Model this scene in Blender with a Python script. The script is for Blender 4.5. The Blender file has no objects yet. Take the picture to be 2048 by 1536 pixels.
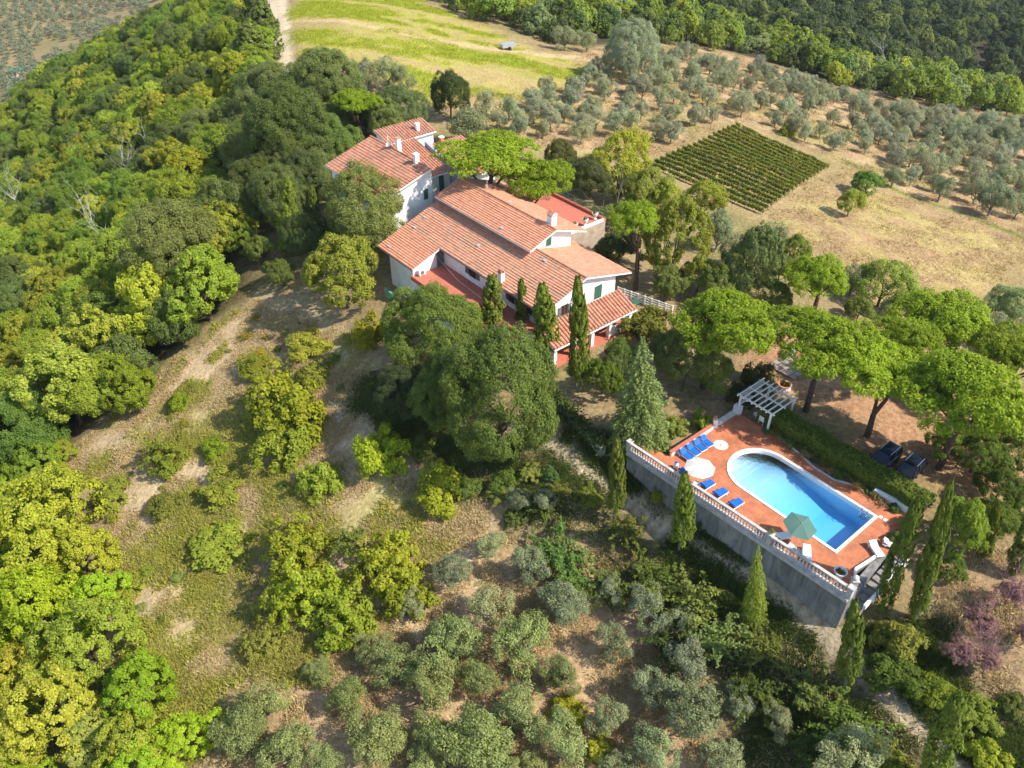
import bpy, math, random
import numpy as np
from mathutils import Vector, Matrix

sc = bpy.context.scene
R = math.radians
# ---------------------------------------------------------------- camera, world, sun, exposure
F_PX, PITCH, CAM_H = 1605.0, R(38.13), 48.0
cam_d = bpy.data.cameras.new('camera')
cam_d.sensor_width = 36.0
cam_d.sensor_fit = 'HORIZONTAL'
cam_d.lens = F_PX / 2048.0 * 36.0
cam_d.clip_start = 1.0
cam_d.clip_end = 6000.0
cam = bpy.data.objects.new('camera', cam_d)
sc.collection.objects.link(cam)
cam.location = (0, 0, CAM_H)
cam.rotation_euler = (R(90) - PITCH, 0, 0)
sc.camera = cam

SUN_AZ, SUN_EL = R(-17), R(45)          # azimuth measured from +X towards +Y
world = bpy.data.worlds.new('World')
sc.world = world
world.use_nodes = True
wt = world.node_tree
sky = wt.nodes.new('ShaderNodeTexSky')
sky.sky_type = 'NISHITA'
sky.sun_disc = False
sky.sun_elevation = SUN_EL
sky.sun_rotation = R(90) - SUN_AZ
sky.air_density = 1.0
sky.dust_density = 0.6
bg = wt.nodes['Background']
bg.inputs['Strength'].default_value = 0.15
wt.links.new(sky.outputs['Color'], bg.inputs['Color'])

sun_d = bpy.data.lights.new('sun', 'SUN')
sun_d.energy = 4.4
sun_d.angle = R(0.53)
sun_d.color = (1.0, 0.93, 0.82)
sun = bpy.data.objects.new('sun', sun_d)
sc.collection.objects.link(sun)
sdir = Vector((math.cos(SUN_EL) * math.cos(SUN_AZ), math.cos(SUN_EL) * math.sin(SUN_AZ), math.sin(SUN_EL)))
sun.rotation_euler = sdir.to_track_quat('Z', 'Y').to_euler()
sun.location = (60, 0, 120)

sc.view_settings.view_transform = 'Standard'
sc.view_settings.look = 'None'
sc.view_settings.exposure = 0.86
sc.view_settings.gamma = 1.0
sc.cycles.transparent_max_bounces = 40

# ---------------------------------------------------------------- geometry helpers
FWD = np.array([0, math.cos(PITCH), -math.sin(PITCH)])
UPV = np.array([0, math.sin(PITCH), math.cos(PITCH)])
CAMP = np.array([0.0, 0.0, CAM_H])


def ray(px, py):
    return np.array([(px - 1024) / F_PX, 0, 0]) + FWD - (py - 768) / F_PX * UPV


def at(px, py, z):
    d = ray(px, py)
    return CAMP + d * ((z - CAM_H) / d[2])


def proj(P):
    d = np.asarray(P, float) - CAMP
    zz = d @ FWD
    return np.stack([1024 + F_PX * d[..., 0] / zz, 768 - F_PX * (d @ UPV) / zz], -1), zz


HEAD = R(129.6)
UA = np.array([math.cos(HEAD), math.sin(HEAD)])
VA = np.array([UA[1], -UA[0]])
ORG = np.array([24.743, 40.114])


def uvw(u, v, z=0.0):
    p = ORG + UA * u + VA * v
    return np.array([p[0], p[1], z])


# ---------------------------------------------------------------- terrain: thin plate spline through surveyed spots
CTRL = [  # (px, py, z)
    (1235, 668, .3), (1350, 650, .2), (1450, 790, .1), (1700, 860, .1), (1600, 700, .3), (1900, 920, -.1), (2040, 940, -.5),
    (1300, 820, 0), (1640, 860, .1), (1540, 780, .1), (1800, 780, 0),
    (1700, 450, -3.2), (2000, 560, -7), (1560, 430, -1.8), (1450, 330, -2.2), (1900, 350, -10), (2040, 300, -15),
    (1400, 200, -4), (1600, 200, -10), (1800, 240, -17), (2040, 225, -24), (1350, 500, -.4), (1750, 590, -3), (2040, 680, -5), (1900, 720, -2.5), (1500, 560, -.6),
    (700, 0, 2), (900, 80, 1), (1100, 120, -1.5), (560, 100, 2.5), (1000, 200, .4), (1150, 260, -1), (800, 200, 1.6), (640, 200, 1.5),
    (1150, 60, -6), (1350, 90, -12), (1500, 60, -24), (1700, 100, -34), (1700, 20, -47), (2040, 100, -42), (1300, 10, -26), (1000, 20, -5), (900, -20, -4), (2040, 10, -56),
    (780, 400, 1.2), (700, 480, .3), (900, 330, 1.5), (780, 590, 0), (900, 640, 0), (1060, 500, .5), (1000, 700, 0), (1110, 720, .2), (1150, 430, .6), (1180, 520, .4),
    (600, 400, -1), (500, 600, -4), (420, 750, -7.5), (130, 930, -14), (300, 1000, -11.5), (0, 640, -23), (300, 300, -12),
    (100, 350, -31), (0, 240, -44), (250, 130, -19), (400, 60, -8), (500, 20, -1), (0, 450, -33), (200, 560, -14),
    (60, 80, -64), (180, 30, -68), (-40, 180, -64), (330, -20, -60), (-100, 60, -66),
    (950, 1000, -5.5), (800, 1200, -8), (1000, 1400, -9.2), (600, 1500, -10.5), (1300, 1400, -8.5), (1080, 860, -1.7), (1180, 940, -2.4),
    (1262, 975, -2.9), (1420, 1100, -3.2), (1560, 1200, -3.4), (1680, 1268, -3.5), (1760, 1370, -4), (1850, 1490, -4.6),
    (1790, 1200, -2.4), (1950, 1290, -2.6), (2030, 1180, -1.3), (1920, 1100, -1), (1990, 1000, -.8), (1900, 1440, -4), (2040, 1500, -3.2),
    (1500, 1400, -7), (1350, 1150, -5.4), (1150, 1050, -4.6), (1600, 1350, -6),
    (100, 1200, -15.5), (50, 1500, -15), (250, 1400, -12.5), (450, 1250, -11), (700, 900, -5.5), (550, 800, -6.2), (640, 640, -3), (750, 1100, -7),
    (860, 880, -3.2), (980, 930, -3.6), (780, 720, -2), (1100, 790, 0), (1200, 850, 0), (-60, 900, -22), (-60, 1300, -20),
    (2150, 1400, -2), (2150, 1000, -1), (2150, 500, -9),
    (900, 1600, -11), (1500, 1600, -8.5), (200, 1600, -14),
]
CTRL_W = [(-60, 0, -16), (0, 5, -13), (60, 0, -8), (110, 40, -8), (-110, 60, -34), (160, 120, -22), (190, 260, -52), (-190, 200, -62)]
_pts = np.array([at(*c) for c in CTRL] + [np.array(c, float) for c in CTRL_W])
_PX, _PZ = _pts[:, :2] / 50.0, _pts[:, 2]


def _tps_k(r2):
    return np.where(r2 > 1e-12, 0.5 * r2 * np.log(np.maximum(r2, 1e-12)), 0.0)


_n = len(_PX)
_r2 = ((_PX[:, None] - _PX[None]) ** 2).sum(-1)
_A = np.zeros((_n + 3, _n + 3))
_A[:_n, :_n] = _tps_k(_r2) + np.eye(_n) * 0.004
_A[:_n, _n] = 1
_A[:_n, _n + 1:] = _PX
_A[_n, :_n] = 1
_A[_n + 1:, :_n] = _PX.T
_W = np.linalg.solve(_A, np.concatenate([_PZ, np.zeros(3)]))


def ground_raw(x, y):
    q = np.stack([np.asarray(x, float), np.asarray(y, float)], -1).reshape(-1, 2) / 50.0
    out = np.empty(len(q))
    for i in range(0, len(q), 20000):
        s = q[i:i + 20000]
        r2 = ((s[:, None] - _PX[None]) ** 2).sum(-1)
        out[i:i + 20000] = _tps_k(r2) @ _W[:_n] + _W[_n] + s @ _W[_n + 1:]
    return out.reshape(np.shape(x))


def hash2(ix, iy, seed):
    h = (ix.astype(np.int64) * 374761393 + iy.astype(np.int64) * 668265263 + seed * 974634777) & 0x7fffffff
    h = ((h ^ (h >> 13)) * 1274126177) & 0x7fffffff
    return ((h ^ (h >> 16)) & 0xffff) / 65535.0


def vnoise(x, y, seed=0):
    ix, iy = np.floor(x), np.floor(y)
    fx, fy = x - ix, y - iy
    fx, fy = fx * fx * (3 - 2 * fx), fy * fy * (3 - 2 * fy)
    a, b = hash2(ix, iy, seed), hash2(ix + 1, iy, seed)
    c, d = hash2(ix, iy + 1, seed), hash2(ix + 1, iy + 1, seed)
    return (a * (1 - fx) + b * fx) * (1 - fy) + (c * (1 - fx) + d * fx) * fy


def fbm(x, y, seed=0, oct=4):
    s, a, t = 0, 1.0, 0
    for o in range(oct):
        s = s + a * vnoise(x * 2 ** o, y * 2 ** o, seed + o * 7)
        t += a
        a *= 0.55
    return s / t


def in_deck(x, y, grow=0.0):
    dx, dy = np.asarray(x) - ORG[0], np.asarray(y) - ORG[1]
    u, v = dx * UA[0] + dy * UA[1], dx * VA[0] + dy * VA[1]
    return u, v


def ground(x, y):
    x, y = np.asarray(x, float), np.asarray(y, float)
    z = ground_raw(x, y)
    z = z + (fbm(x / 9, y / 9, 3, 3) - 0.5) * 0.5 + (fbm(x / 1.7, y / 1.7, 5, 2) - 0.5) * 0.16
    u, v = in_deck(x, y)
    # terrain stays under the pool terrace
    ins = np.minimum(np.minimum(u + 2.2, 15.1 - u), np.minimum(v + 3.0, 8.0 - v))
    cap = np.where(ins > 0, -0.4 - np.minimum(ins, 2.5) * 0.9, 1e9)
    strip = (u > -3.5) & (u < 18.5) & (v < -2.9) & (v > -6.2)
    z = np.minimum(z, cap)
    # and under the house floors
    hin = np.minimum(np.minimum(u - 33.6, 55.0 - u), np.minimum(v + 4.3, 10.5 - v))
    z = np.where(hin > 0, np.minimum(z, -0.1), z)
    return z


def ground_hit(px, py, dh=0.0):
    d = ray(px, py)
    t = np.linspace(15, 900, 1800)
    P = CAMP + d * t[:, None]
    g = P[:, 2] - ground_raw(P[:, 0], P[:, 1]) - dh
    i = np.argmax(g <= 0)
    if g[i] > 0:
        i = len(t) - 1
    lo, hi = t[max(i - 1, 0)], t[i]
    for _ in range(18):
        m = (lo + hi) / 2
        p = CAMP + d * m
        if p[2] - float(ground(p[0], p[1])) - dh > 0:
            lo = m
        else:
            hi = m
    return CAMP + d * hi


def poly_sd(x, y, poly):
    """signed distance to polygon, positive inside"""
    poly = np.asarray(poly)
    inside = np.zeros(np.shape(x), bool)
    dist = np.full(np.shape(x), 1e9)
    for a, b in zip(poly, np.roll(poly, -1, 0)):
        ex, ey = b - a
        wx, wy = x - a[0], y - a[1]
        t = np.clip((wx * ex + wy * ey) / (ex * ex + ey * ey + 1e-12), 0, 1)
        dist = np.minimum(dist, np.hypot(wx - ex * t, wy - ey * t))
        c = ((a[1] <= y) != (b[1] <= y))
        xi = a[0] + (y - a[1]) / (ey if abs(ey) > 1e-12 else 1e-12) * ex
        inside ^= c & (x < xi)
    return np.where(inside, dist, -dist)


def line_d(x, y, pts):
    pts = np.asarray(pts)
    dist = np.full(np.shape(x), 1e9)
    for a, b in zip(pts[:-1], pts[1:]):
        ex, ey = b - a
        wx, wy = x - a[0], y - a[1]
        t = np.clip((wx * ex + wy * ey) / (ex * ex + ey * ey + 1e-12), 0, 1)
        dist = np.minimum(dist, np.hypot(wx - ex * t, wy - ey * t))
    return dist


def gpoly(pix):
    return np.array([ground_hit(*p)[:2] for p in pix])


# ---------------------------------------------------------------- object helpers
def link(o, parent=None):
    sc.collection.objects.link(o)
    if parent is not None:
        o.parent = parent
    return o


def tag(o, label=None, cat=None, group=None, kind=None):
    if label: o['label'] = label
    if cat: o['category'] = cat
    if group: o['group'] = group
    if kind: o['kind'] = kind
    return o


def thing(name, label, cat, loc=(0, 0, 0), rz=0.0, group=None):
    o = bpy.data.objects.new(name, None)
    o.empty_display_size = 0.3
    o.location = tuple(loc)
    o.rotation_euler = (0, 0, rz)
    link(o)
    return tag(o, label, cat, group)


def copy_tree(o, parent=None):
    c = o.copy()
    link(c, parent)
    for ch in o.children:
        copy_tree(ch, c)
    return c


class MB:
    def __init__(self):
        self.v, self.f, self.m = [], [], []

    def face(self, pts, m=0):
        i = len(self.v)
        self.v += [tuple(p) for p in pts]
        self.f.append(tuple(range(i, i + len(pts))))
        self.m.append(m)

    def box(self, x0, x1, y0, y1, z0, z1, m=0, M=None):
        c = [(x0, y0, z0), (x1, y0, z0), (x1, y1, z0), (x0, y1, z0), (x0, y0, z1), (x1, y0, z1), (x1, y1, z1), (x0, y1, z1)]
        if M is not None: c = [tuple(M @ Vector(p)) for p in c]
        i = len(self.v)
        self.v += c
        for q in ((3, 2, 1, 0), (4, 5, 6, 7), (0, 1, 5, 4), (1, 2, 6, 5), (2, 3, 7, 6), (3, 0, 4, 7)):
            self.f.append(tuple(i + k for k in q))
            self.m.append(m)

    def bar(self, a, b, w, h, m=0):
        a, b = Vector(a), Vector(b)
        d = b - a
        L = d.length
        q = d.to_track_quat('X', 'Z').to_matrix().to_4x4()
        self.box(0, L, -w / 2, w / 2, -h / 2, h / 2, m, Matrix.Translation(a) @ q)

    def prism(self, poly, z0, z1, m=0):
        n = len(poly)
        i = len(self.v)
        self.v += [(p[0], p[1], z0) for p in poly] + [(p[0], p[1], z1) for p in poly]
        self.f.append(tuple(i + k for k in reversed(range(n))))
        self.f.append(tuple(i + n + k for k in range(n)))
        self.m += [m, m]
        for k in range(n):
            k2 = (k + 1) % n
            self.f.append((i + k, i + k2, i + n + k2, i + n + k))
            self.m.append(m)

    def slab(self, top, th, m=0, m_side=None):
        """a planar polygon with thickness straight down"""
        n = len(top)
        i = len(self.v)
        self.v += [tuple(p) for p in top] + [(p[0], p[1], p[2] - th) for p in top]
        self.f.append(tuple(i + k for k in range(n)))
        self.f.append(tuple(i + n + k for k in reversed(range(n))))
        self.m += [m, m if m_side is None else m_side]
        for k in range(n):
            k2 = (k + 1) % n
            self.f.append((i + k, i + n + k, i + n + k2, i + k2))
            self.m.append(m if m_side is None else m_side)

    def tube(self, pts, rad, n=8, m=0, cap=True):
        pts = [Vector(p) for p in pts]
        if not hasattr(rad, '__len__'): rad = [rad] * len(pts)
        i = len(self.v)
        for k, p in enumerate(pts):
            d = (pts[min(k + 1, len(pts) - 1)] - pts[max(k - 1, 0)]).normalized()
            a = d.orthogonal().normalized() if abs(d.z) < .99 else Vector((1, 0, 0))
            if abs(d.z) < .99: a = d.cross(Vector((0, 0, 1))).normalized()
            b = d.cross(a).normalized()
            for j in range(n):
                t = 2 * math.pi * j / n
                self.v.append(tuple(p + (a * math.cos(t) + b * math.sin(t)) * rad[k]))
        for k in range(len(pts) - 1):
            for j in range(n):
                j2 = (j + 1) % n
                self.f.append((i + k * n + j, i + k * n + j2, i + (k + 1) * n + j2, i + (k + 1) * n + j))
                self.m.append(m)
        if cap:
            self.f.append(tuple(i + j for j in reversed(range(n))))
            self.f.append(tuple(i + (len(pts) - 1) * n + j for j in range(n)))
            self.m += [m, m]

    def lathe(self, prof, c=(0, 0, 0), n=12, m=0, cap=True):
        i = len(self.v)
        for r, z in prof:
            for j in range(n):
                t = 2 * math.pi * j / n
                self.v.append((c[0] + r * math.cos(t), c[1] + r * math.sin(t), c[2] + z))
        for k in range(len(prof) - 1):
            for j in range(n):
                j2 = (j + 1) % n
                self.f.append((i + k * n + j, i + k * n + j2, i + (k + 1) * n + j2, i + (k + 1) * n + j))
                self.m.append(m)
        if cap:
            self.f.append(tuple(i + j for j in reversed(range(n))))
            self.f.append(tuple(i + (len(prof) - 1) * n + j for j in range(n)))
            self.m += [m, m]

    def mesh(self, name, mats):
        me = bpy.data.meshes.new(name)
        me.from_pydata(self.v, [], self.f)
        for mt in (mats if isinstance(mats, (list, tuple)) else [mats]): me.materials.append(mt)
        me.polygons.foreach_set('material_index', self.m)
        me.update()
        return me

    def build(self, name, mats, parent=None, smooth=False):
        me = self.mesh(name, mats)
        if smooth: me.polygons.foreach_set('use_smooth', [True] * len(me.polygons))
        return link(bpy.data.objects.new(name, me), parent)


# ---------------------------------------------------------------- materials
def new_mat(name):
    m = bpy.data.materials.new(name)
    m.use_nodes = True
    nt = m.node_tree
    return m, nt, nt.nodes['Principled BSDF']


def N(nt, kind, **kw):
    n = nt.nodes.new(kind)
    for k, v in kw.items():
        if k in n.inputs: n.inputs[k].default_value = v
        else: setattr(n, k, v)
    return n


def noise_mat(name, c1, c2, scale=3.0, rough=0.8, detail=6.0, bump=0.0, bscale=None, spec=0.3, metallic=0.0, dist=0.0):
    m, nt, p = new_mat(name)
    tc = N(nt, 'ShaderNodeTexCoord')
    no = N(nt, 'ShaderNodeTexNoise', Scale=scale, Detail=detail, Distortion=dist)
    nt.links.new(tc.outputs['Object'], no.inputs['Vector'])
    ra = N(nt, 'ShaderNodeValToRGB')
    ra.color_ramp.elements[0].position, ra.color_ramp.elements[1].position = 0.3, 0.7
    ra.color_ramp.elements[0].color, ra.color_ramp.elements[1].color = (*c1, 1), (*c2, 1)
    nt.links.new(no.outputs['Fac'], ra.inputs['Fac'])
    nt.links.new(ra.outputs['Color'], p.inputs['Base Color'])
    p.inputs['Roughness'].default_value = rough
    p.inputs['Specular IOR Level'].default_value = spec
    p.inputs['Metallic'].default_value = metallic
    if bump:
        n2 = N(nt, 'ShaderNodeTexNoise', Scale=bscale or scale * 4, Detail=6.0)
        nt.links.new(tc.outputs['Object'], n2.inputs['Vector'])
        b = N(nt, 'ShaderNodeBump', Strength=bump, Distance=0.05)
        nt.links.new(n2.outputs['Fac'], b.inputs['Height'])
        nt.links.new(b.outputs['Normal'], p.inputs['Normal'])
    return m


def leaf_mat(name, trans=0.3, vary=0.55, rough=0.55, spec=0.3, warm=0.25):
    """leaves: the object's own colour, varied leaf by leaf and tree by tree"""
    m, nt, p = new_mat(name)
    oi = N(nt, 'ShaderNodeObjectInfo')
    ge = N(nt, 'ShaderNodeNewGeometry')
    tc = N(nt, 'ShaderNodeTexCoord')
    no = N(nt, 'ShaderNodeTexNoise', Scale=0.7, Detail=3.0)
    nt.links.new(tc.outputs['Object'], no.inputs['Vector'])
    a = N(nt, 'ShaderNodeMath', operation='MULTIPLY_ADD')
    nt.links.new(ge.outputs['Random Per Island'], a.inputs[0])
    a.inputs[1].default_value = vary
    a.inputs[2].default_value = 1.0 - vary * 0.6
    b = N(nt, 'ShaderNodeMath', operation='MULTIPLY_ADD')
    nt.links.new(oi.outputs['Random'], b.inputs[0])
    b.inputs[1].default_value = 0.35
    b.inputs[2].default_value = 0.83
    c = N(nt, 'ShaderNodeMath', operation='MULTIPLY')
    nt.links.new(a.outputs[0], c.inputs[0])
    nt.links.new(b.outputs[0], c.inputs[1])
    d = N(nt, 'ShaderNodeVectorMath', operation='SCALE')
    nt.links.new(oi.outputs['Color'], d.inputs[0])
    nt.links.new(c.outputs[0], d.inputs['Scale'])
    # some leaves turn warmer / yellower
    w = N(nt, 'ShaderNodeMix', data_type='RGBA', blend_type='MULTIPLY')
    wf = N(nt, 'ShaderNodeMath', operation='MULTIPLY_ADD')
    nt.links.new(no.outputs['Fac'], wf.inputs[0])
    wf.inputs[1].default_value = 2.0
    wf.inputs[2].default_value = -0.55
    wf.use_clamp = True
    nt.links.new(wf.outputs[0], w.inputs['Factor'])
    nt.links.new(d.outputs[0], w.inputs[6])
    w.inputs[7].default_value = (1 + warm, 1 + warm * 0.45, 1 - warm * 0.5, 1)
    nt.links.new(w.outputs[2], p.inputs['Base Color'])
    p.inputs['Roughness'].default_value = rough
    p.inputs['Specular IOR Level'].default_value = spec
    if trans > 0:
        tr = N(nt, 'ShaderNodeBsdfTranslucent')
        nt.links.new(w.outputs[2], tr.inputs['Color'])
        mx = N(nt, 'ShaderNodeMixShader')
        mx.inputs[0].default_value = trans
        nt.links.new(p.outputs[0], mx.inputs[1])
        nt.links.new(tr.outputs[0], mx.inputs[2])
        nt.links.new(mx.outputs[0], nt.nodes['Material Output'].inputs['Surface'])
    return m

# ================================================================ vegetation meshes
def unit(a):
    return a / np.maximum(np.linalg.norm(a, axis=-1, keepdims=True), 1e-9)


def rand_dirs(rng, n):
    return unit(rng.normal(size=(n, 3)))


def leaf_arrays(rng, C, Nn, S, aspect=0.6, tdir=None, tmix=0.0):
    n = len(C)
    Nn = unit(Nn)
    t = rng.normal(size=(n, 3))
    if tdir is not None: t = t * (1 - tmix) + np.asarray(tdir) * tmix * 1.6
    t = unit(t - Nn * (t * Nn).sum(-1, keepdims=True))
    b = np.cross(Nn, t)
    S = np.broadcast_to(np.asarray(S, float), (n,))[:, None]
    V = np.stack([C + t * S * .5, C + b * S * .5 * aspect, C - t * S * .5, C - b * S * .5 * aspect], 1)
    return V.reshape(-1, 3)


def quads_mesh(name, V, mats, extra=None):
    """V: 4 verts a leaf; extra: MB with wood, second material"""
    nq = len(V) // 4
    ev = np.array(extra.v) if extra else np.zeros((0, 3))
    me = bpy.data.meshes.new(name)
    allv = np.concatenate([V, ev]) if len(ev) else V
    me.vertices.add(len(allv))
    me.vertices.foreach_set('co', allv.astype(np.float32).ravel())
    ef = extra.f if extra else []
    loops = [np.arange(nq * 4)] + [np.array(f) + nq * 4 for f in ef]
    counts = np.concatenate([np.full(nq, 4), np.array([len(f) for f in ef], int)]) if ef else np.full(nq, 4)
    lv = np.concatenate(loops).astype(np.int32)
    me.loops.add(len(lv))
    me.loops.foreach_set('vertex_index', lv)
    me.polygons.add(len(counts))
    starts = np.concatenate([[0], np.cumsum(counts)[:-1]]).astype(np.int32)
    me.polygons.foreach_set('loop_start', starts)
    for mt in mats: me.materials.append(mt)
    if ef:
        mi = np.zeros(len(counts), np.int32)
        mi[nq:] = 1
        me.polygons.foreach_set('material_index', mi)
    me.update(calc_edges=True)
    me.validate()
    return me


def clumped(rng, cc, cd, nleaf, cr, leaf, up=0.25, outw=0.7, rnd=0.8):
    """leaves round clump centres cc, outward directions cd"""
    n = len(cc)
    o = rand_dirs(rng, n * nleaf)
    d = np.repeat(cd, nleaf, 0)
    s = (o * d).sum(-1) < -0.25
    o[s] = -o[s]
    rr = np.repeat(np.broadcast_to(cr, (n,)), nleaf)[:, None] * rng.uniform(.55, 1.0, (n * nleaf, 1))
    P = np.repeat(cc, nleaf, 0) + o * rr
    Nn = unit(o * 0.7 + d * outw + rng.normal(size=o.shape) * rnd * 0.6 + np.array([0, 0, up]))
    S = leaf * rng.uniform(.65, 1.35, len(P))
    return P, Nn, S


def crown_round(seed, R=3.2, Z=2.7, ncl=80, nleaf=62, cr=0.75, leaf=0.36, zc=3.6, lump=0.3, low=-0.55, aspect=.65, lobes=8):
    """a billowing crown: lobes of different size heaped round the limbs, each built of leaf clumps"""
    rng = np.random.default_rng(seed)
    D = rand_dirs(rng, lobes)
    D[:, 2] = np.abs(D[:, 2]) * 1.15 - .45
    D = unit(D)
    rl = R * rng.uniform(.30, .52, lobes) * (1 - lump * .35)
    ecc = rng.uniform(.85, 1.15, 2)
    cen = D * (np.array([R * ecc[0], R * ecc[1], Z]) - rl[:, None] * .9) * rng.uniform(.8, 1.12, (lobes, 1))
    cen = np.concatenate([cen, [[0, 0, 0.1 * Z], [0, 0, .5 * Z]]])
    rl = np.concatenate([rl, [R * .62, R * .45]])
    pk = rng.choice(len(rl), ncl * 2, p=rl ** 2 / (rl ** 2).sum())
    d = rand_dirs(rng, ncl * 2)
    fl = (d * np.repeat(unit(cen + [0, 0, 1e-3]), 1, 0)[pk]).sum(-1) < -.35
    d[fl] = -d[fl]
    cc = cen[pk] + d * rl[pk][:, None] * rng.uniform(.8, 1.06, (len(d), 1))
    keep = cc[:, 2] > low * Z
    # drop clumps buried deep in other lobes
    for c, r in zip(cen, rl): keep &= ((cc - c) ** 2).sum(-1) > (r * .66) ** 2
    cc, d = cc[keep][:ncl], d[keep][:ncl]
    P, Nn, S = clumped(rng, cc, unit(d + np.array([0, 0, .3])), nleaf, cr * rng.uniform(.55, 1.25, len(d)), leaf, rnd=1.0)
    P = P + np.array([0, 0, zc])
    return leaf_arrays(rng, P, Nn, S, aspect)


def crown_olive(seed, R=2.2, Z=1.7, zc=2.1, nl=8, ncl=15, nleaf=92, leaf=0.165):
    rng = np.random.default_rng(seed)
    V = []
    for k in range(nl):
        a = 2 * math.pi * (k + rng.uniform(-.3, .3)) / nl
        rr = R * rng.uniform(.35, .72)
        c = np.array([math.cos(a) * rr, math.sin(a) * rr, rng.uniform(-.35, .55) * Z])
        if k == 0: c = np.array([0.0, 0, Z * .5])
        lr = R * rng.uniform(.3, .48)
        d = rand_dirs(rng, ncl)
        cc = c + d * lr * rng.uniform(.6, 1, (ncl, 1))
        P, Nn, S = clumped(rng, cc, unit(d + np.array([0, 0, .4])), nleaf, .48, leaf, rnd=1.2)
        V.append(leaf_arrays(rng, P + np.array([0, 0, zc]), Nn, S, .38, (0, 0, 1), .45))
    return np.concatenate(V)


def crown_umbrella(seed, R=4.3, H=3.0, zc=7.8, ncl=620, nleaf=62, leaf=0.22):
    """flat parasol of needle clumps, carried on several limb heads so that the rim is scalloped"""
    rng = np.random.default_rng(seed)
    nl = 9
    ang = 2 * math.pi * (np.arange(nl) + rng.uniform(-.3, .3, nl)) / nl
    rr = R * rng.uniform(.42, .68, nl)
    cen = np.stack([np.cos(ang) * rr, np.sin(ang) * rr, rng.uniform(-.15, .2, nl) * H], -1)
    cen = np.concatenate([cen, np.stack([rng.normal(size=4) * R * .2, rng.normal(size=4) * R * .2, rng.uniform(.25, .5, 4) * H], -1)])
    rl = np.concatenate([R * rng.uniform(.30, .42, nl), R * rng.uniform(.36, .48, 4)])
    pk = rng.choice(len(rl), ncl, p=rl ** 2 / (rl ** 2).sum())
    d = rand_dirs(rng, ncl)
    d[:, 2] = np.where(rng.random(ncl) < .84, np.abs(d[:, 2]), -np.abs(d[:, 2]) * .5)
    cc = cen[pk] + d * rl[pk][:, None] * np.array([1, 1, .62]) * rng.uniform(.82, 1.05, (ncl, 1))
    P, Nn, S = clumped(rng, cc, unit(d + np.array([0, 0, .8])), nleaf, .46 * rng.uniform(.6, 1.3, ncl), leaf, up=.3, rnd=1.1)
    return leaf_arrays(rng, P + np.array([0, 0, zc]), Nn, S, .42, (0, 0, 1), .4)


def crown_cypress(seed, R=1.0, H=10.0, ntuft=150, per=120, leaf=0.19, peak=.3, sharp=.6):
    """a column of upright flame-shaped tufts; the outline is ragged and often split at the tip"""
    rng = np.random.default_rng(seed)
    t = rng.uniform(0, 1, ntuft) ** .9
    a = rng.uniform(0, 2 * math.pi, ntuft)
    prof = np.where(t < peak, .66 + .34 * np.sin(t / peak * math.pi / 2), np.maximum(.03, np.cos((t - peak) / (1 - peak) * math.pi / 2)) ** sharp)
    lob = .82 + .34 * (vnoise(a * 1.4 + seed * 3, t * H * .5, seed) - .4)
    r = R * prof * lob * rng.uniform(.55, .98, ntuft)
    bend = np.stack([.2 * np.sin(t * 4 + seed), .2 * np.cos(t * 3.1 + 2 * seed)], -1)
    tl = H * rng.uniform(.07, .13, ntuft) * (1.1 - .4 * t)
    tw = .30 * rng.uniform(.65, 1.25, ntuft) * (1.1 - .5 * t) * R
    T = np.repeat(np.arange(ntuft), per)
    n = len(T)
    w = rng.uniform(0, 1, n)
    ww = np.sin(np.clip(w * 1.15, 0, 1) ** .7 * math.pi) * .9 + .12
    d = rng.uniform(0, 2 * math.pi, n)
    rr = tw[T] * ww * rng.uniform(.6, 1.05, n)
    out = .16 * w * tl[T]
    P = np.stack([np.cos(a[T]) * (r[T] + out) + bend[T, 0] + np.cos(d) * rr, np.sin(a[T]) * (r[T] + out) + bend[T, 1] + np.sin(d) * rr, .2 + t[T] * (H - .9) + w * tl[T]], -1)
    Nn = unit(np.stack([np.cos(d) + .7 * np.cos(a[T]), np.sin(d) + .7 * np.sin(a[T]), np.full(n, .35)], -1) + rng.normal(size=(n, 3)) * .35)
    return leaf_arrays(rng, P, Nn, leaf * rng.uniform(.6, 1.5, n), .42, (0, 0, 1), .8)


def crown_spruce(seed, R=3.0, H=10.0, tiers=22, leaf=.36, droop=.5, pw=.8, bare=.04):
    rng = np.random.default_rng(seed)
    V = []
    for k in range(tiers):
        t = k / (tiers - 1)
        z = H * (bare + (1 - bare) * t)
        L = R * (1 - t) ** pw + .22
        nb = max(5, int(15 * (1 - t) + 5))
        for b in range(nb):
            a = 2 * math.pi * (b + rng.uniform(-.4, .4)) / nb + k * .7
            l = L * rng.uniform(.72, 1.12)
            m = max(16, int(62 * l / R + 12))
            s = rng.uniform(.12, 1, m) ** .75
            wd = rng.normal(size=m) * .20 * (1.15 - s) * l * .9
            x = s * l
            zz = z - droop * s ** 1.6 * l * .55 + rng.normal(size=m) * .12
            P = np.stack([np.cos(a) * x - np.sin(a) * wd, np.sin(a) * x + np.cos(a) * wd, zz], -1)
            Nn = np.stack([np.full(m, .45 * math.cos(a)), np.full(m, .45 * math.sin(a)), np.ones(m)], -1) + rng.normal(size=(m, 3)) * .5
            V.append(leaf_arrays(rng, P, Nn, leaf * rng.uniform(.7, 1.4, m), .5, (math.cos(a), math.sin(a), -.3), .5))
    return np.concatenate(V)


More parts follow.
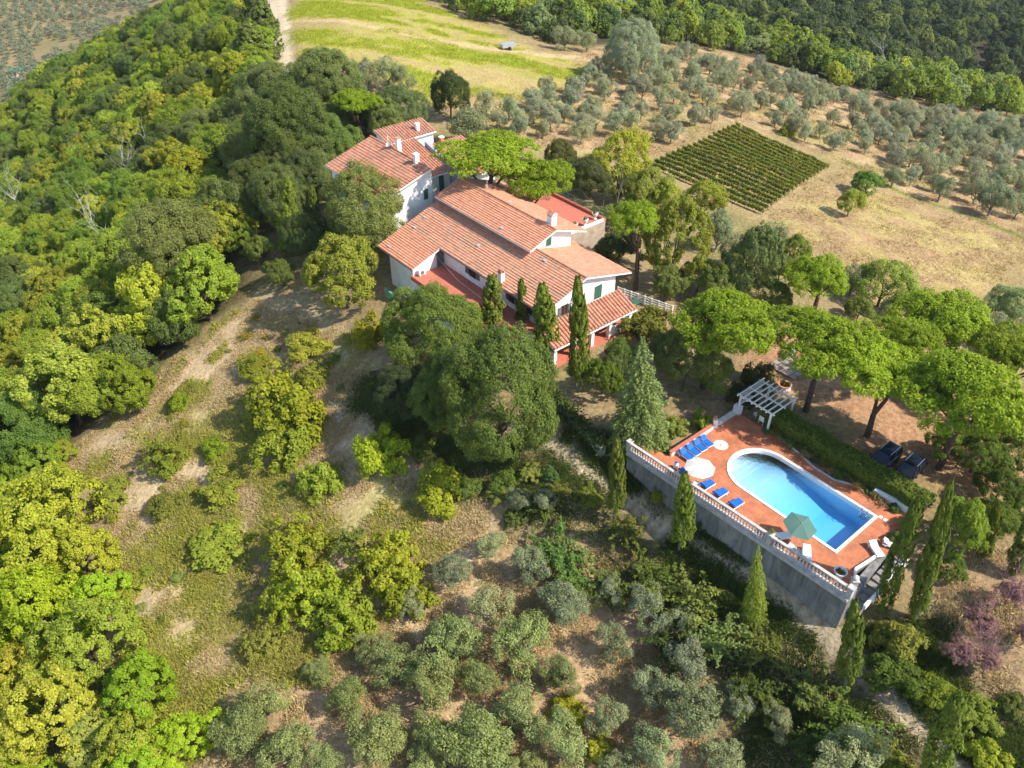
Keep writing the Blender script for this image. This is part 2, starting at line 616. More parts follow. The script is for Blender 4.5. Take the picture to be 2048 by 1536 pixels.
def crown_bush(seed, R=1.5, Z=1.2, ncl=60, nleaf=70, leaf=.15, cr=.36, spiky=0.0):
    rng = np.random.default_rng(seed)
    ns = 6
    sa = 2 * math.pi * (np.arange(ns) + rng.uniform(-.4, .4, ns)) / ns
    so = R * rng.uniform(.15, .62, ns)
    sr = R * rng.uniform(.32, .58, ns)
    sh = Z * rng.uniform(.55, 1.1, ns)
    pk = rng.choice(ns, ncl, p=sr ** 2 / (sr ** 2).sum())
    d = rand_dirs(rng, ncl)
    d[:, 2] = np.abs(d[:, 2]) * 1.1 - .1
    d = unit(d)
    rad = rng.uniform(.6, 1.05, ncl) * (1 + spiky * rng.uniform(-.3, .5, ncl))
    cc = np.stack([np.cos(sa[pk]) * so[pk] + d[:, 0] * sr[pk] * rad, np.sin(sa[pk]) * so[pk] + d[:, 1] * sr[pk] * rad, .12 + np.abs(d[:, 2]) * sh[pk] * rad * 1.15], -1)
    P, Nn, S = clumped(rng, cc, unit(d + np.array([0, 0, .5])), nleaf, cr * rng.uniform(.55, 1.2, ncl), leaf)
    return leaf_arrays(rng, P, Nn, S, .6)


def crown_frond(seed, R=1.6, H=2.2, nst=44, leaf=.2, up=.8):
    """long feathery shoots (robinia / ailanthus / elm suckers)"""
    rng = np.random.default_rng(seed)
    V = []
    for k in range(nst):
        a = rng.uniform(0, 2 * math.pi)
        el = rng.uniform(.25, 1.25)
        L = rng.uniform(.55, 1.1) * R * 1.25
        st = np.array([rng.normal() * .3 * R, rng.normal() * .3 * R, rng.uniform(.1, .55) * H])
        dr = np.array([math.cos(a) * math.cos(el), math.sin(a) * math.cos(el), math.sin(el) * up])
        m = 60
        s = np.sort(rng.uniform(.05, 1, m))
        P = st + dr * (s * L)[:, None] + np.array([0, 0, -.35 * L]) * (s ** 2)[:, None] + rng.normal(size=(m, 3)) * .13 * (1.2 - s)[:, None]
        Nn = np.array([0, 0, 1.0]) + rng.normal(size=(m, 3)) * .5 + dr * .25
        V.append(leaf_arrays(rng, P, Nn, leaf * rng.uniform(.7, 1.3, m), .45))
    return np.concatenate(V)


def branchy(seed, H=5.0, r0=.13, nb=7, spread=.9, depth=2, th=1.0, lean=(0, 0)):
    """bare branching wood"""
    rng = random.Random(seed)
    mb = MB()

    def grow(p, d, L, r, lev):
        pts, rad = [p], [r]
        q = Vector(p)
        dd = Vector(d)
        k = 4
        for i in range(k):
            dd = (dd + Vector((rng.uniform(-.2, .2), rng.uniform(-.2, .2), rng.uniform(-.05, .16)))).normalized()
            q = q + dd * (L / k)
            pts.append(tuple(q))
            rad.append(r * (1 - .75 * (i + 1) / k) * th)
        mb.tube(pts, rad, 6 if lev == 0 else 4)
        if lev < depth:
            for j in range(nb if lev == 0 else max(3, nb - 3)):
                i = rng.randint(1, k)
                a = rng.uniform(0, 2 * math.pi)
                nd = Vector((math.cos(a) * spread, math.sin(a) * spread, rng.uniform(.15, .9))) + dd * .5
                grow(pts[i], nd.normalized(), L * rng.uniform(.4, .62), rad[i] * .72 + .006, lev + 1)

    grow((0, 0, -.2), (lean[0], lean[1], 1), H, r0, 0)
    return mb


def trunk_mb(seed, h=3.0, r=.2, limbs=5, reach=1.4, lean=(0, 0), rise=1.3):
    rng = random.Random(seed)
    mb = MB()
    pts = [(lean[0] * h * (k / 5) ** 1.5 + rng.uniform(-.05, .05) * h * .4, lean[1] * h * (k / 5) ** 1.5 + rng.uniform(-.05, .05) * h * .4, -.5 + (h + .5) * k / 5) for k in range(6)]
    mb.tube(pts, [r * 1.25, r, r * .9, r * .82, r * .75, r * .65], 8)
    top = Vector(pts[-1])
    for k in range(limbs):
        a = 2 * math.pi * (k + rng.uniform(-.3, .3)) / limbs
        st = Vector(pts[rng.choice([3, 4, 5])])
        e = top + Vector((math.cos(a) * reach, math.sin(a) * reach, rise * rng.uniform(.6, 1.2)))
        mid = (st + e) / 2 + Vector((math.cos(a) * .2, math.sin(a) * .2, -.1))
        mb.tube([st, mid, e], [r * .5, r * .36, r * .14], 6)
    return mb


M_BARK = noise_mat('bark_brown', (.05, .035, .025), (.15, .11, .08), 9, .9, bump=.5)
M_BARKG = noise_mat('bark_grey', (.13, .11, .09), (.28, .25, .21), 9, .9, bump=.4)
M_BARKP = noise_mat('bark_pine', (.045, .03, .025), (.14, .085, .06), 7, .9, bump=.6)
M_DEAD = noise_mat('dead_wood', (.30, .27, .24), (.55, .52, .48), 5, .85)
M_LEAF = leaf_mat('leaf_broad', .46, .5, .6, .10, warm=.14)
M_LEAFO = leaf_mat('leaf_olive', .3, .55, .6, .18, warm=.12)
M_LEAFP = leaf_mat('leaf_needle', .4, .55, .6, .1, warm=.1)
M_LEAFC = leaf_mat('leaf_cypress', .3, .65, .65, .08, warm=.06)

ST = {}   # style -> list of (crown mesh, trunk mesh, one mesh of both, width, centre height, total height)


def style(name, crowns, trunks, mat, bark, width, zc, height):
    out = []
    for i, V in enumerate(crowns):
        t = trunks[i % len(trunks)]
        out.append((quads_mesh(name + '_crown', V, [mat]), t.mesh(name + '_trunk', bark),
                    quads_mesh(name, V, [mat, bark], t)))
    ST[name] = (out, width, zc, height)


style('broad', [crown_round(10 + i, 3.5, 3.2, 270, 92, .56, .18, 3.6, lump=.40, low=-.8, lobes=12) for i in range(5)],
      [trunk_mb(i, 2.6, .18, 5, 1.5) for i in range(2)], M_LEAF, M_BARK, 6.8, 3.6, 6.6)
style('holm', [crown_round(30 + i, 6.0, 5.3, 640, 125, .76, .18, 5.5, lump=.36, low=-.9, lobes=20) for i in range(4)],
      [trunk_mb(7 + i, 4, .3, 6, 2.2) for i in range(2)], M_LEAF, M_BARK, 11.5, 5.5, 10.6)
style('tuft', [crown_round(50 + i, 3.6, 3.2, 260, 92, .48, .19, 3.5, lump=.5, low=-.75, lobes=13) for i in range(4)],
      [trunk_mb(17 + i, 2.6, .18, 5, 1.5) for i in range(2)], M_LEAF, M_BARK, 6.7, 3.5, 6.7)
style('olive', [crown_olive(70 + i, nl=5 + i % 5, R=2.0 + .12 * (i % 4), Z=1.5 + .15 * (i % 3)) for i in range(8)],
      [trunk_mb(27 + i, 1.1, .15, 5, .9, rise=.9) for i in range(3)], M_LEAFO, M_BARKG, 4.0, 2.15, 3.7)
style('small_olive', [crown_olive(90 + i, nl=6, ncl=6, nleaf=30, leaf=.4) for i in range(3)],
      [trunk_mb(37, 1.1, .14, 4, .8, rise=.8)], M_LEAFO, M_BARKG, 4.0, 2.15, 3.7)
style('umbrella', [crown_umbrella(110 + i) for i in range(4)],
      [trunk_mb(47 + i, 7.6, .26, 7, 2.6, rise=.9, lean=((.07, .03), (-.05, .04))[i]) for i in range(2)], M_LEAFP, M_BARKP, 7.4, 8.3, 10.2)
style('cypress', [crown_cypress(130 + i) for i in range(3)],
      [trunk_mb(57, 1.2, .14, 0)], M_LEAFC, M_BARKG, 2.05, 5.0, 10.0)
style('spruce', [crown_spruce(150, 3.3, 10.5, leaf=.25)], [trunk_mb(67, 9.0, .2, 0)], M_LEAFP, M_BARK, 6.4, 4.6, 10.6)
style('pine', [crown_spruce(160 + i, 2.9, 9.0, tiers=18, leaf=.27, droop=-.25, pw=.55, bare=.2) for i in range(2)],
      [trunk_mb(69, 8.3, .2, 4, 1.0)], M_LEAFP, M_BARKP, 5.8, 5.0, 9.4)
style('bush', [crown_bush(170 + i, ncl=90) for i in range(6)], [trunk_mb(71, .5, .07, 4, .7, rise=.5)], M_LEAF, M_BARK, 3.0, .9, 1.7)
style('spiky', [crown_bush(180 + i, 1.6, 1.5, 150, 46, .14, .28, .8) for i in range(3)], [trunk_mb(72, .6, .07, 5, .9, rise=.8)], M_LEAF, M_BARK, 3.3, 1.0, 2.1)
style('frond', [crown_frond(190 + i) for i in range(4)], [trunk_mb(73, .8, .06, 4, .6, rise=.8)], M_LEAF, M_BARK, 3.6, 1.3, 2.6)
style('far', [crown_round(210 + i, 3.4, 3.3, 70, 32, .8, .5, 3.8, lump=.35, low=-.8, lobes=9) for i in range(4)], [trunk_mb(74, 2.4, .2, 0)], M_LEAF, M_BARK, 6.4, 3.8, 7.0)

HOLM, GREEN, YG, YEL = (.15, .185, .062), (.155, .235, .036), (.30, .335, .035), (.52, .44, .035)
OLV, OLVN, PINE, CYP, DKP = (.27, .305, .15), (.255, .295, .10), (.262, .362, .024), (.17, .215, .032), (.12, .17, .055)

# ================================================================ ground
def soft(sd, w):
    return np.clip(sd / w * .5 + .5, 0, 1)


ZONES = {
    'field': gpoly([(565, 35), (650, -25), (790, -25), (870, 15), (990, 60), (1080, 105), (1190, 130), (1190, 165), (1070, 195), (930, 195), (860, 215), (760, 150), (690, 115), (640, 112), (575, 104)]),
    'meadow': gpoly([(1530, 420), (1690, 330), (1800, 400), (2060, 480), (2060, 640), (1800, 610), (1650, 520), (1560, 470)]),
    'grove': gpoly([(1160, 100), (1400, 90), (1680, 170), (2060, 240), (2060, 480), (1800, 400), (1690, 330), (1480, 240), (1300, 330), (1130, 320), (900, 240), (870, 190), (1060, 195), (1150, 165)]),
    'vine': gpoly([(1471, 253), (1660, 340), (1515, 430), (1295, 330)]),
    'clear': gpoly([(520, 590), (640, 640), (720, 720), (760, 860), (900, 960), (1050, 1000), (1000, 1080), (860, 1100), (830, 1240), (640, 1340), (430, 1420), (400, 1560), (330, 1560), (330, 1360), (250, 1260), (200, 1100), (110, 940), (200, 860), (300, 780), (400, 690)]),
    'orchard': gpoly([(430, 1400), (640, 1320), (830, 1230), (1000, 1080), (1150, 1020), (1250, 1110), (1330, 1200), (1400, 1330), (1450, 1560), (380, 1580)]),
    'park': gpoly([(1500, 690), (1620, 650), (1720, 700), (1900, 790), (2060, 900), (2060, 960), (1900, 985), (1600, 800), (1520, 790)]),
    'yard': gpoly([(1180, 690), (1260, 650), (1360, 600), (1560, 700), (1560, 760), (1450, 830), (1330, 880), (1230, 800)]),
    'east': gpoly([(1880, 1150), (1960, 1080), (2080, 1060), (2080, 1400), (1990, 1400), (1900, 1280)]),
    'wood': gpoly([(0, 240), (330, 20), (470, -10), (540, 110), (620, 140), (500, 480), (520, 580), (400, 690), (300, 780), (110, 920), (-80, 1000), (-80, 330)]),
    'woodsw': gpoly([(-80, 980), (150, 1000), (190, 1120), (240, 1260), (320, 1370), (330, 1580), (-80, 1580)]),
    'farwood': gpoly([(880, -10), (1100, 70), (1200, 100), (1400, 90), (1680, 170), (2060, 235), (2060, -30), (900, -30)]),
    'scrub': gpoly([(1060, 960), (1240, 1040), (1400, 1120), (1560, 1230), (1735, 1345), (1800, 1420), (1900, 1545), (1500, 1570), (1420, 1330), (1340, 1200), (1180, 1080), (1000, 1060)]),
    'verge': np.array([uvw(u, v)[:2] for u, v in ((-3.4, -3.2), (18.2, -4.1), (22, -4.0), (22, -5.6), (18, -7.0), (-3.8, -6.6))]),
    'bend': gpoly([(1085, 868), (1135, 880), (1205, 930), (1262, 985), (1300, 1040), (1240, 1050), (1170, 1015), (1110, 965), (1070, 915)]),
    'oakfoot': gpoly([(690, 800), (760, 740), (900, 880), (1040, 870), (1075, 930), (1040, 985), (940, 1000), (860, 930), (760, 880)]),
    'bank': gpoly([(1720, 1260), (1880, 1240), (1960, 1400), (2060, 1470), (2060, 1560), (1880, 1570), (1740, 1350), (1690, 1290)]),
}
ROAD = gpoly([(1030, 862), (1085, 878), (1140, 915), (1212, 966), (1270, 1009), (1316, 1048), (1378, 1082), (1419, 1106), (1473, 1139), (1544, 1186), (1585, 1217), (1639, 1261), (1664, 1279), (1724, 1336), (1769, 1381), (1820, 1438), (1861, 1475), (1910, 1530), (1960, 1590)])
TRACK = np.array([at(557, 200, 1.5)[:2], at(560, 105, 2.5)[:2], at(556, 50, 2.6)[:2], at(551, 0, 2.6)[:2], at(548, -40, 2.6)[:2]])
TRACK2 = gpoly([(600, 38), (760, 58), (860, 78), (960, 95), (1080, 108), (1190, 118)])
PATHS = [gpoly([(130, 930), (230, 870), (330, 790), (400, 715), (470, 650), (520, 610)]),
         gpoly([(400, 745), (500, 745), (560, 730)]), gpoly([(205, 1080), (300, 990), (385, 935), (420, 960), (500, 1000)]),
         gpoly([(600, 950), (680, 900), (740, 870)]), gpoly([(640, 1230), (760, 1290), (900, 1180), (960, 1050)])]
MEADOW_EDGE = gpoly([(1690, 320), (1800, 385), (1960, 440), (2060, 478)])


def ground_colour(x, y):
    n1, n2, n3 = fbm(x / 14, y / 14, 11, 4), fbm(x / 4, y / 4, 12, 4), fbm(x / 1.3, y / 1.3, 13, 3)
    col = np.array([.30, .22, .11]) * np.ones(x.shape + (3,))

    def lay(mask, c):
        nonlocal col
        m = np.clip(mask, 0, 1)[..., None]
        col = col * (1 - m) + np.asarray(c) * m

    wob = (n2 - .5) * 7
    green, tan, pale = (.145, .165, .035), (.47, .335, .18), (.58, .43, .255)
    sd = {k: poly_sd(x, y, p) for k, p in ZONES.items()}
    lay(soft(n1 - .5, .1) * .6, (.16, .16, .05))
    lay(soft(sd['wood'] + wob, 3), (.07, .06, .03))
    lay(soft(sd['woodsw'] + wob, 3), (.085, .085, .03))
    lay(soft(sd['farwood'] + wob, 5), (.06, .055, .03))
    lay(soft(sd['grove'] + wob, 4), (.385, .265, .138))
    lay(soft(sd['grove'] + wob, 4) * soft(n2 - .56, .06) * .5, (.45, .33, .19))
    lay(soft(sd['grove'] + wob, 4) * soft(n1 - .58, .05) * .55, (.27, .25, .07))
    lay(soft(sd['meadow'] + wob, 4), (.355, .24, .118))
    lay(soft(sd['meadow'] + wob, 4) * soft(n2 - .54, .07) * .7, (.37, .30, .11))
    lay(soft(sd['meadow'] + wob, 4) * soft(n3 - .62, .05) * .55, (.24, .17, .09))
    lay(soft(sd['meadow'] + wob, 4) * soft(fbm(x / 6 + 40, y / 3, 51, 4) - .62, .04) * .3, (.34, .33, .06))
    lay(soft(sd['vine'] + 2, 2), (.34, .25, .12))
    lay(soft(sd['field'] + wob * .8, 2.5), (.37, .285, .11))
    # mown stripes of fresh growth follow the slope of the field
    dv = (x - ORG[0]) * .32 + (y - ORG[1]) * .95
    st = fbm(dv / 6 + n1 * .8, x / 45, 21, 3)
    lay(soft(sd['field'] - 1.5 + wob * .7, 2.5) * soft(st - .40 + (n2 - .5) * .5, .14) * .9, (.29, .31, .025))
    lay(soft(sd['field'] - 2 + wob * .7, 2.5) * soft(st - .60 + (n2 - .5) * .5, .12) * .7, (.22, .28, .025))
    lay(soft(sd['clear'] + wob * .7, 3), tan)
    lay(soft(sd['clear'] + wob * .7, 3) * soft(n1 - .5, .09) * .55, (.37, .34, .11))
    lay(soft(sd['clear'] + wob * .7, 3) * soft(n2 - .53, .06) * .7, (.40, .35, .13))
    lay(soft(sd['clear'] + wob * .7, 3) * soft(.42 - n2, .05) * .6, pale)
    lay(soft(sd['orchard'] + wob * .7, 3), (.44, .30, .165))
    lay(soft(sd['orchard'] + wob * .7, 3) * soft(n2 - .5, .07) * .7, (.43, .29, .16))
    lay(soft(sd['orchard'] + wob * .7, 3) * soft(n1 - .56, .05) * .7, (.20, .18, .06))
    lay(soft(sd['oakfoot'] + wob * .7, 2.5) * .85, (.19, .155, .075))  # undergrowth floor, with the shade below the oaks put into the colour
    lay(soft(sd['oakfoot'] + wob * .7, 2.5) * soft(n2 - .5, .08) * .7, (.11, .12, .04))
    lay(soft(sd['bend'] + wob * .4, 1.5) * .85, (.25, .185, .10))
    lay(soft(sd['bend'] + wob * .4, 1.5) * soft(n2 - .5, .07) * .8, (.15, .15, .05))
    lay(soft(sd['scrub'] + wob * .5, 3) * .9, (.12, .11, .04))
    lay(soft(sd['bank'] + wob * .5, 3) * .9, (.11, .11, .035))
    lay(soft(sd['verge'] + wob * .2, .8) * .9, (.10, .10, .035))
    lay(soft(sd['east'] + wob * .5, 3), (.36, .245, .135))
    lay(soft(sd['yard'] + wob * .4, 2), (.35, .235, .135))
    lay(soft(sd['yard'] + wob * .4, 2) * soft(n2 - .54, .06) * .6, (.13, .13, .045))
    lay(soft(sd['park'] + wob * .3, 2), (.40, .23, .125))
    lay(soft(sd['park'] + wob * .3, 2) * soft(n2 - .55, .06) * .6, (.29, .155, .085))
    for p in PATHS:
        d = line_d(x, y, p)
        lay(soft(1.25 - d + (n2 - .5) * 2.4, 1.2) * .9, (.54, .395, .235))
    d = line_d(x, y, ROAD)
    lay(soft(.75 - d + (n2 - .5) * .3, .25), (.50, .39, .255))
    lay(soft(.34 - np.abs(d - .42) + (n3 - .5) * .3, .25) * .65, (.52, .41, .285))
    lay(soft(.28 - d + (n2 - .5) * .5, .2) * .45, (.20, .18, .07))
    d = line_d(x, y, TRACK)
    lay(soft(2.6 - d + (n2 - .5) * 1.2, .6), (.56, .45, .29))
    lay(soft(.4 - np.abs(d - 1.2), .3) * .6, (.64, .53, .38))
    d = line_d(x, y, TRACK2)
    lay(soft(1.7 - d + (n2 - .5) * 1.6, .8) * .85, (.50, .36, .19))
    d = line_d(x, y, MEADOW_EDGE)
    lay(soft(.8 - d + (n2 - .5) * .8, .4) * .9, (.15, .19, .03))
    col = col * (0.80 + 0.4 * n3)[..., None] * (0.9 + .2 * n2)[..., None]
    return np.clip(col, 0, 1)


def grid_mesh(xs, ys, hole=None):
    X, Y = np.meshgrid(xs, ys)
    Z = ground(X, Y)
    V = np.stack([X, Y, Z], -1).reshape(-1, 3)
    nx, ny = len(xs), len(ys)
    I = np.arange(nx * ny).reshape(ny, nx)
    Fq = np.stack([I[:-1, :-1], I[:-1, 1:], I[1:, 1:], I[1:, :-1]], -1).reshape(-1, 4)
    if hole:
        c = V[Fq].mean(1)
        k = ~((c[:, 0] > hole[0]) & (c[:, 0] < hole[1]) & (c[:, 1] > hole[2]) & (c[:, 1] < hole[3]))
        Fq = Fq[k]
    return V, Fq


NX0, NX1, NY0, NY1 = -120.0, 140.0, 14.0, 274.0
V1, F1 = grid_mesh(np.arange(NX0, NX1 + .1, .65), np.arange(NY0, NY1 + .1, .65))
gx = np.concatenate([np.arange(-560, NX0, 10.0), np.arange(NX0, NX1 + .1, 5.0), np.arange(NX1 + 10, 480, 10.0)])
gy = np.concatenate([np.arange(-60, NY0, 10.0), np.arange(NY0, NY1 + .1, 5.0), np.arange(NY1 + 10, 800, 10.0)])
V2, F2 = grid_mesh(gx, gy, (NX0, NX1, NY0, NY1))
GV, GF = np.concatenate([V1, V2]), np.concatenate([F1, F2 + len(V1)])
me = bpy.data.meshes.new('ground')
me.vertices.add(len(GV))
me.vertices.foreach_set('co', GV.astype(np.float32).ravel())
me.loops.add(GF.size)
me.loops.foreach_set('vertex_index', GF.astype(np.int32).ravel())
me.polygons.add(len(GF))
me.polygons.foreach_set('loop_start', (np.arange(len(GF)) * 4).astype(np.int32))
me.polygons.foreach_set('use_smooth', np.ones(len(GF), bool))
me.update(calc_edges=True)
ca = me.attributes.new('soil', 'FLOAT_COLOR', 'POINT')
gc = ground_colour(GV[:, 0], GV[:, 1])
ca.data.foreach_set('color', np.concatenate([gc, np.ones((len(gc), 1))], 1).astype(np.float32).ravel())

M_GROUND, nt, p = new_mat('ground_soil_and_grass')
at_n = N(nt, 'ShaderNodeAttribute', attribute_name='soil')
tc = N(nt, 'ShaderNodeTexCoord')
na = N(nt, 'ShaderNodeTexNoise', Scale=2.2, Detail=8.0, Roughness=.7)
nb = N(nt, 'ShaderNodeTexNoise', Scale=.35, Detail=5.0)
nt.links.new(tc.outputs['Object'], na.inputs['Vector'])
nt.links.new(tc.outputs['Object'], nb.inputs['Vector'])
mr = N(nt, 'ShaderNodeMapRange')
mr.inputs[1].default_value, mr.inputs[2].default_value, mr.inputs[3].default_value, mr.inputs[4].default_value = .3, .72, .55, 1.35
nt.links.new(na.outputs['Fac'], mr.inputs[0])
sv = N(nt, 'ShaderNodeVectorMath', operation='SCALE')
nt.links.new(at_n.outputs['Color'], sv.inputs[0])
nt.links.new(mr.outputs[0], sv.inputs['Scale'])
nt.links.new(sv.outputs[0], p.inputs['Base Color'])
p.inputs['Roughness'].default_value = .95
p.inputs['Specular IOR Level'].default_value = .1
bm_ = N(nt, 'ShaderNodeBump', Strength=.8, Distance=.25)
nt.links.new(na.outputs['Fac'], bm_.inputs['Height'])
nt.links.new(bm_.outputs['Normal'], p.inputs['Normal'])
me.materials.append(M_GROUND)
ground_o = tag(link(bpy.data.objects.new('ground', me)), 'hilly ground of dry grass, bare soil and a pale dirt track', 'ground', kind='structure')


# ---------------------------------------------------------------- tufts of grass and weeds (ground cover)
def tufts(name, n, zone_keys, size, mat, label, cond=None, seed=5, blades=3, spread=.3):
    rng = np.random.default_rng(seed)
    P = []
    tot = 0
    polys = [ZONES[k] for k in zone_keys]
    areas = [abs(np.sum(p[:, 0] * np.roll(p[:, 1], -1) - p[:, 1] * np.roll(p[:, 0], -1))) / 2 for p in polys]
    for pl, ar in zip(polys, areas):
        m = int(n * ar / sum(areas) * 2.6)
        x = rng.uniform(pl[:, 0].min(), pl[:, 0].max(), m * 3)
        y = rng.uniform(pl[:, 1].min(), pl[:, 1].max(), m * 3)
        k = poly_sd(x, y, pl) + (fbm(x / 4, y / 4, 12, 3) - .5) * 6 > 0
        if cond is not None: k &= cond(x, y)
        k &= line_d(x, y, ROAD) > .7
        u, v = in_deck(x, y)
        k &= ~((u > -3) & (u < 18.5) & (v > -3.3) & (v < 9))
        x, y = x[k], y[k]
        P.append(np.stack([x, y], -1)[:m])
    P = np.concatenate(P)
    if len(P) > n: P = P[rng.permutation(len(P))[:n]]
    P = np.repeat(P, blades, 0) + rng.normal(size=(len(P) * blades, 2)) * spread
    z = ground(P[:, 0], P[:, 1])
    S = size * rng.uniform(.4, 1.0, len(P)) * (.6 + 1.1 * fbm(P[:, 0] / 1.5, P[:, 1] / 1.5, 77, 2))
    C = np.stack([P[:, 0], P[:, 1], z + S * .22], -1)
    Nn = rng.normal(size=(len(P), 3)) * np.array([1, 1, .5]) + np.array([0, 0, .55])
    V = leaf_arrays(rng, C, Nn, S, .15, (0, 0, 1), .6)
    o = link(bpy.data.objects.new(name, quads_mesh(name, V, [mat])))
    return tag(o, label, 'grass', kind='stuff')


o = tufts('green_weeds', 70000, ['clear'], .6, M_LEAF, 'yellow green weeds spreading over the sloping clearing', lambda x, y: ((fbm(x / 14, y / 14, 11, 4) - .46) * 2.0 + (fbm(x / 3.5, y / 3.5, 31, 4) - .5) * 2.6 > np.random.default_rng(1).uniform(-.1, 1.6, np.shape(x))) & (np.min([line_d(x, y, q) for q in PATHS], 0) > 1.3))
o.color = (.40, .40, .085, 1)
o = tufts('dry_grass', 90000, ['clear', 'orchard', 'east', 'scrub'], .42, M_LEAFO, 'dry straw coloured grass between bushes and olive trees', lambda x, y: fbm(x / 3, y / 3, 32, 3) > .46, seed=6)
o.color = (.54, .43, .225, 1)
o = tufts('meadow_grass', 60000, ['meadow', 'grove'], .4, M_LEAFO, 'short dry grass of the meadow and the olive hillside', lambda x, y: fbm(x / 3, y / 3, 33, 3) > .44, seed=7)
o.color = (.38, .265, .13, 1)
o = tufts('field_grass', 22000, ['field'], .5, M_LEAF, 'bright yellow green growth in stripes on the upper field', lambda x, y: fbm(((x - ORG[0]) * .32 + (y - ORG[1]) * .95) / 6 + fbm(x / 14, y / 14, 11, 4) * .8, x / 45, 21, 3) + (fbm(x / 4, y / 4, 12, 4) - .5) * .5 > .46, seed=8, spread=.5)
o.color = (.31, .34, .03, 1)
o = tufts('verge_weeds', 9000, ['verge'], .5, M_LEAF, 'dark grass growing along the foot of the retaining wall', seed=12, spread=.4)
o.color = (.11, .155, .035, 1)
o = tufts('bank_weeds', 40000, ['scrub', 'bank', 'verge', 'oakfoot', 'bend'], .42, M_LEAF, 'rank dark green undergrowth beside the dirt track', seed=9, spread=.4)
o.color = (.12, .17, .035, 1)

# ================================================================ trees and shrubs
rnd = random.Random(77)
FIRST = {}


def plant(kind, loc, s, rz=None, color=GREEN, name=None, label=None, cat='tree', group=None, parts=True, sz=None, var=None, tilt=(0, 0)):
    vs, w, zc, h = ST[kind]
    i = rnd.randrange(len(vs)) if var is None else var % len(vs)
    rz = rnd.uniform(0, 6.28) if rz is None else rz
    j = [rnd.uniform(.9, 1.1) for _ in range(3)]
    if color[0] > .32: color = (.275 + (color[0] - .32) * .4, min(color[1], .345), color[2] + .012)
    if kind == 'frond': color = (color[0] * 1.2, color[1] * .86, color[2] * .85)
    if kind not in ('olive', 'small_olive', 'umbrella', 'cypress'): color = (color[0] * 1.1, color[1] * 1.08, color[2] * .95) if kind in ('bush', 'spiky') else (color[0] * 1.18, color[1] * 1.22, color[2] * .95)
    c = (color[0] * j[0], color[1] * (j[0] + j[1]) / 2, color[2] * j[2], 1)
    ex = rnd.uniform(.9, 1.12)
    sc3 = (s * ex, s / ex, s * (sz or rnd.uniform(.92, 1.1)))
    if parts:
        o = thing(name, label, cat, loc, rz, group)
        o.scale = sc3
        o.rotation_euler = (tilt[0], tilt[1], rz)
        cr = link(bpy.data.objects.new('crown', vs[i][0]), o)
        cr.color = c
        link(bpy.data.objects.new('trunk', vs[i][1]), o)
    else:
        o = bpy.data.objects.new(name, vs[i][2])
        link(o)
        o.location, o.rotation_euler, o.scale, o.color = tuple(loc), (tilt[0], tilt[1], rz), sc3, c
        tag(o, label, cat, group)
    return o


def crown_at(kind, px, py, wpx, sz=1.0, **kw):
    """stand a tree on the terrain so that its crown is centred where the survey saw it"""
    vs, w, zc, h = ST[kind]
    d = ray(px, py)
    t = np.linspace(20, 700, 3000)
    P = CAMP + d * t[:, None]
    s = wpx * t / F_PX / w
    g = P[:, 2] - ground_raw(P[:, 0], P[:, 1]) - s * zc * sz
    i = max(int(np.argmax(g <= 0)), 1)
    p = P[i]
    return plant(kind, (p[0], p[1], float(ground(p[0], p[1])) - .05), float(s[i]), sz=sz, **kw)


def col_at(kind, bx, by, tx, ty, wpx, **kw):
    """slim tree from its foot pixel and tip pixel"""
    vs, w, zc, h = ST[kind]
    b = ground_hit(bx, by)
    depth = (b - CAMP) @ FWD
    d = ray(tx, ty)
    c = CAMP + d * float((b[:2] @ d[:2]) / (d[:2] @ d[:2]))
    ax = Vector(tuple(c - b))                       # most of them lean a little
    s = wpx * depth / F_PX / w
    o = plant(kind, (b[0], b[1], b[2] - .05), s, sz=ax.length / h / s, **kw)
    o.rotation_mode = 'QUATERNION'
    o.rotation_quaternion = Vector((0, 0, 1)).rotation_difference(ax.normalized())
    return o


# ---- stone pines with parasol crowns
PINES = [  # foot pixel (None: straight below the crown), crown centre, width, thickness, bend
    (None, 975, 306, 168, .80, 1, 'broad bright green umbrella pine behind the roof ridge, the larger of the touching pair'),
    (None, 1066, 352, 128, .85, 2, 'smaller bright green umbrella pine beside the red roof terrace'),
    ((1271, 580), 1267, 432, 96, 1.0, 0, 'slim umbrella pine with a bare straight trunk right of the big house'),
    ((1405, 775), 1462, 640, 200, .85, 3, 'wide umbrella pine between the house porch and the white pergola'),
    ((1625, 640), 1632, 548, 122, .9, 0, 'compact round umbrella pine at the lower edge of the dry meadow'),
    ((1612, 822), 1640, 668, 185, .9, 2, 'umbrella pine with a strongly bent dark trunk beside the hedge corner'),
    ((1735, 873), 1745, 725, 185, .95, 1, 'umbrella pine with a forked trunk standing over the parking ground'),
    ((1852, 745), 1884, 642, 195, .85, 0, 'flat topped umbrella pine at the meadow side of the parking ground'),
    ((1878, 938), 1935, 782, 240, .95, 3, 'big umbrella pine with a leaning trunk beside the parked cars'),
    (None, 2030, 700, 150, .9, 1, 'umbrella pine cut by the right edge above the parking ground'),
    ((1812, 800), 1808, 668, 120, .9, 2, 'umbrella pine with a short visible trunk in the middle of the parking ground pines'),
]


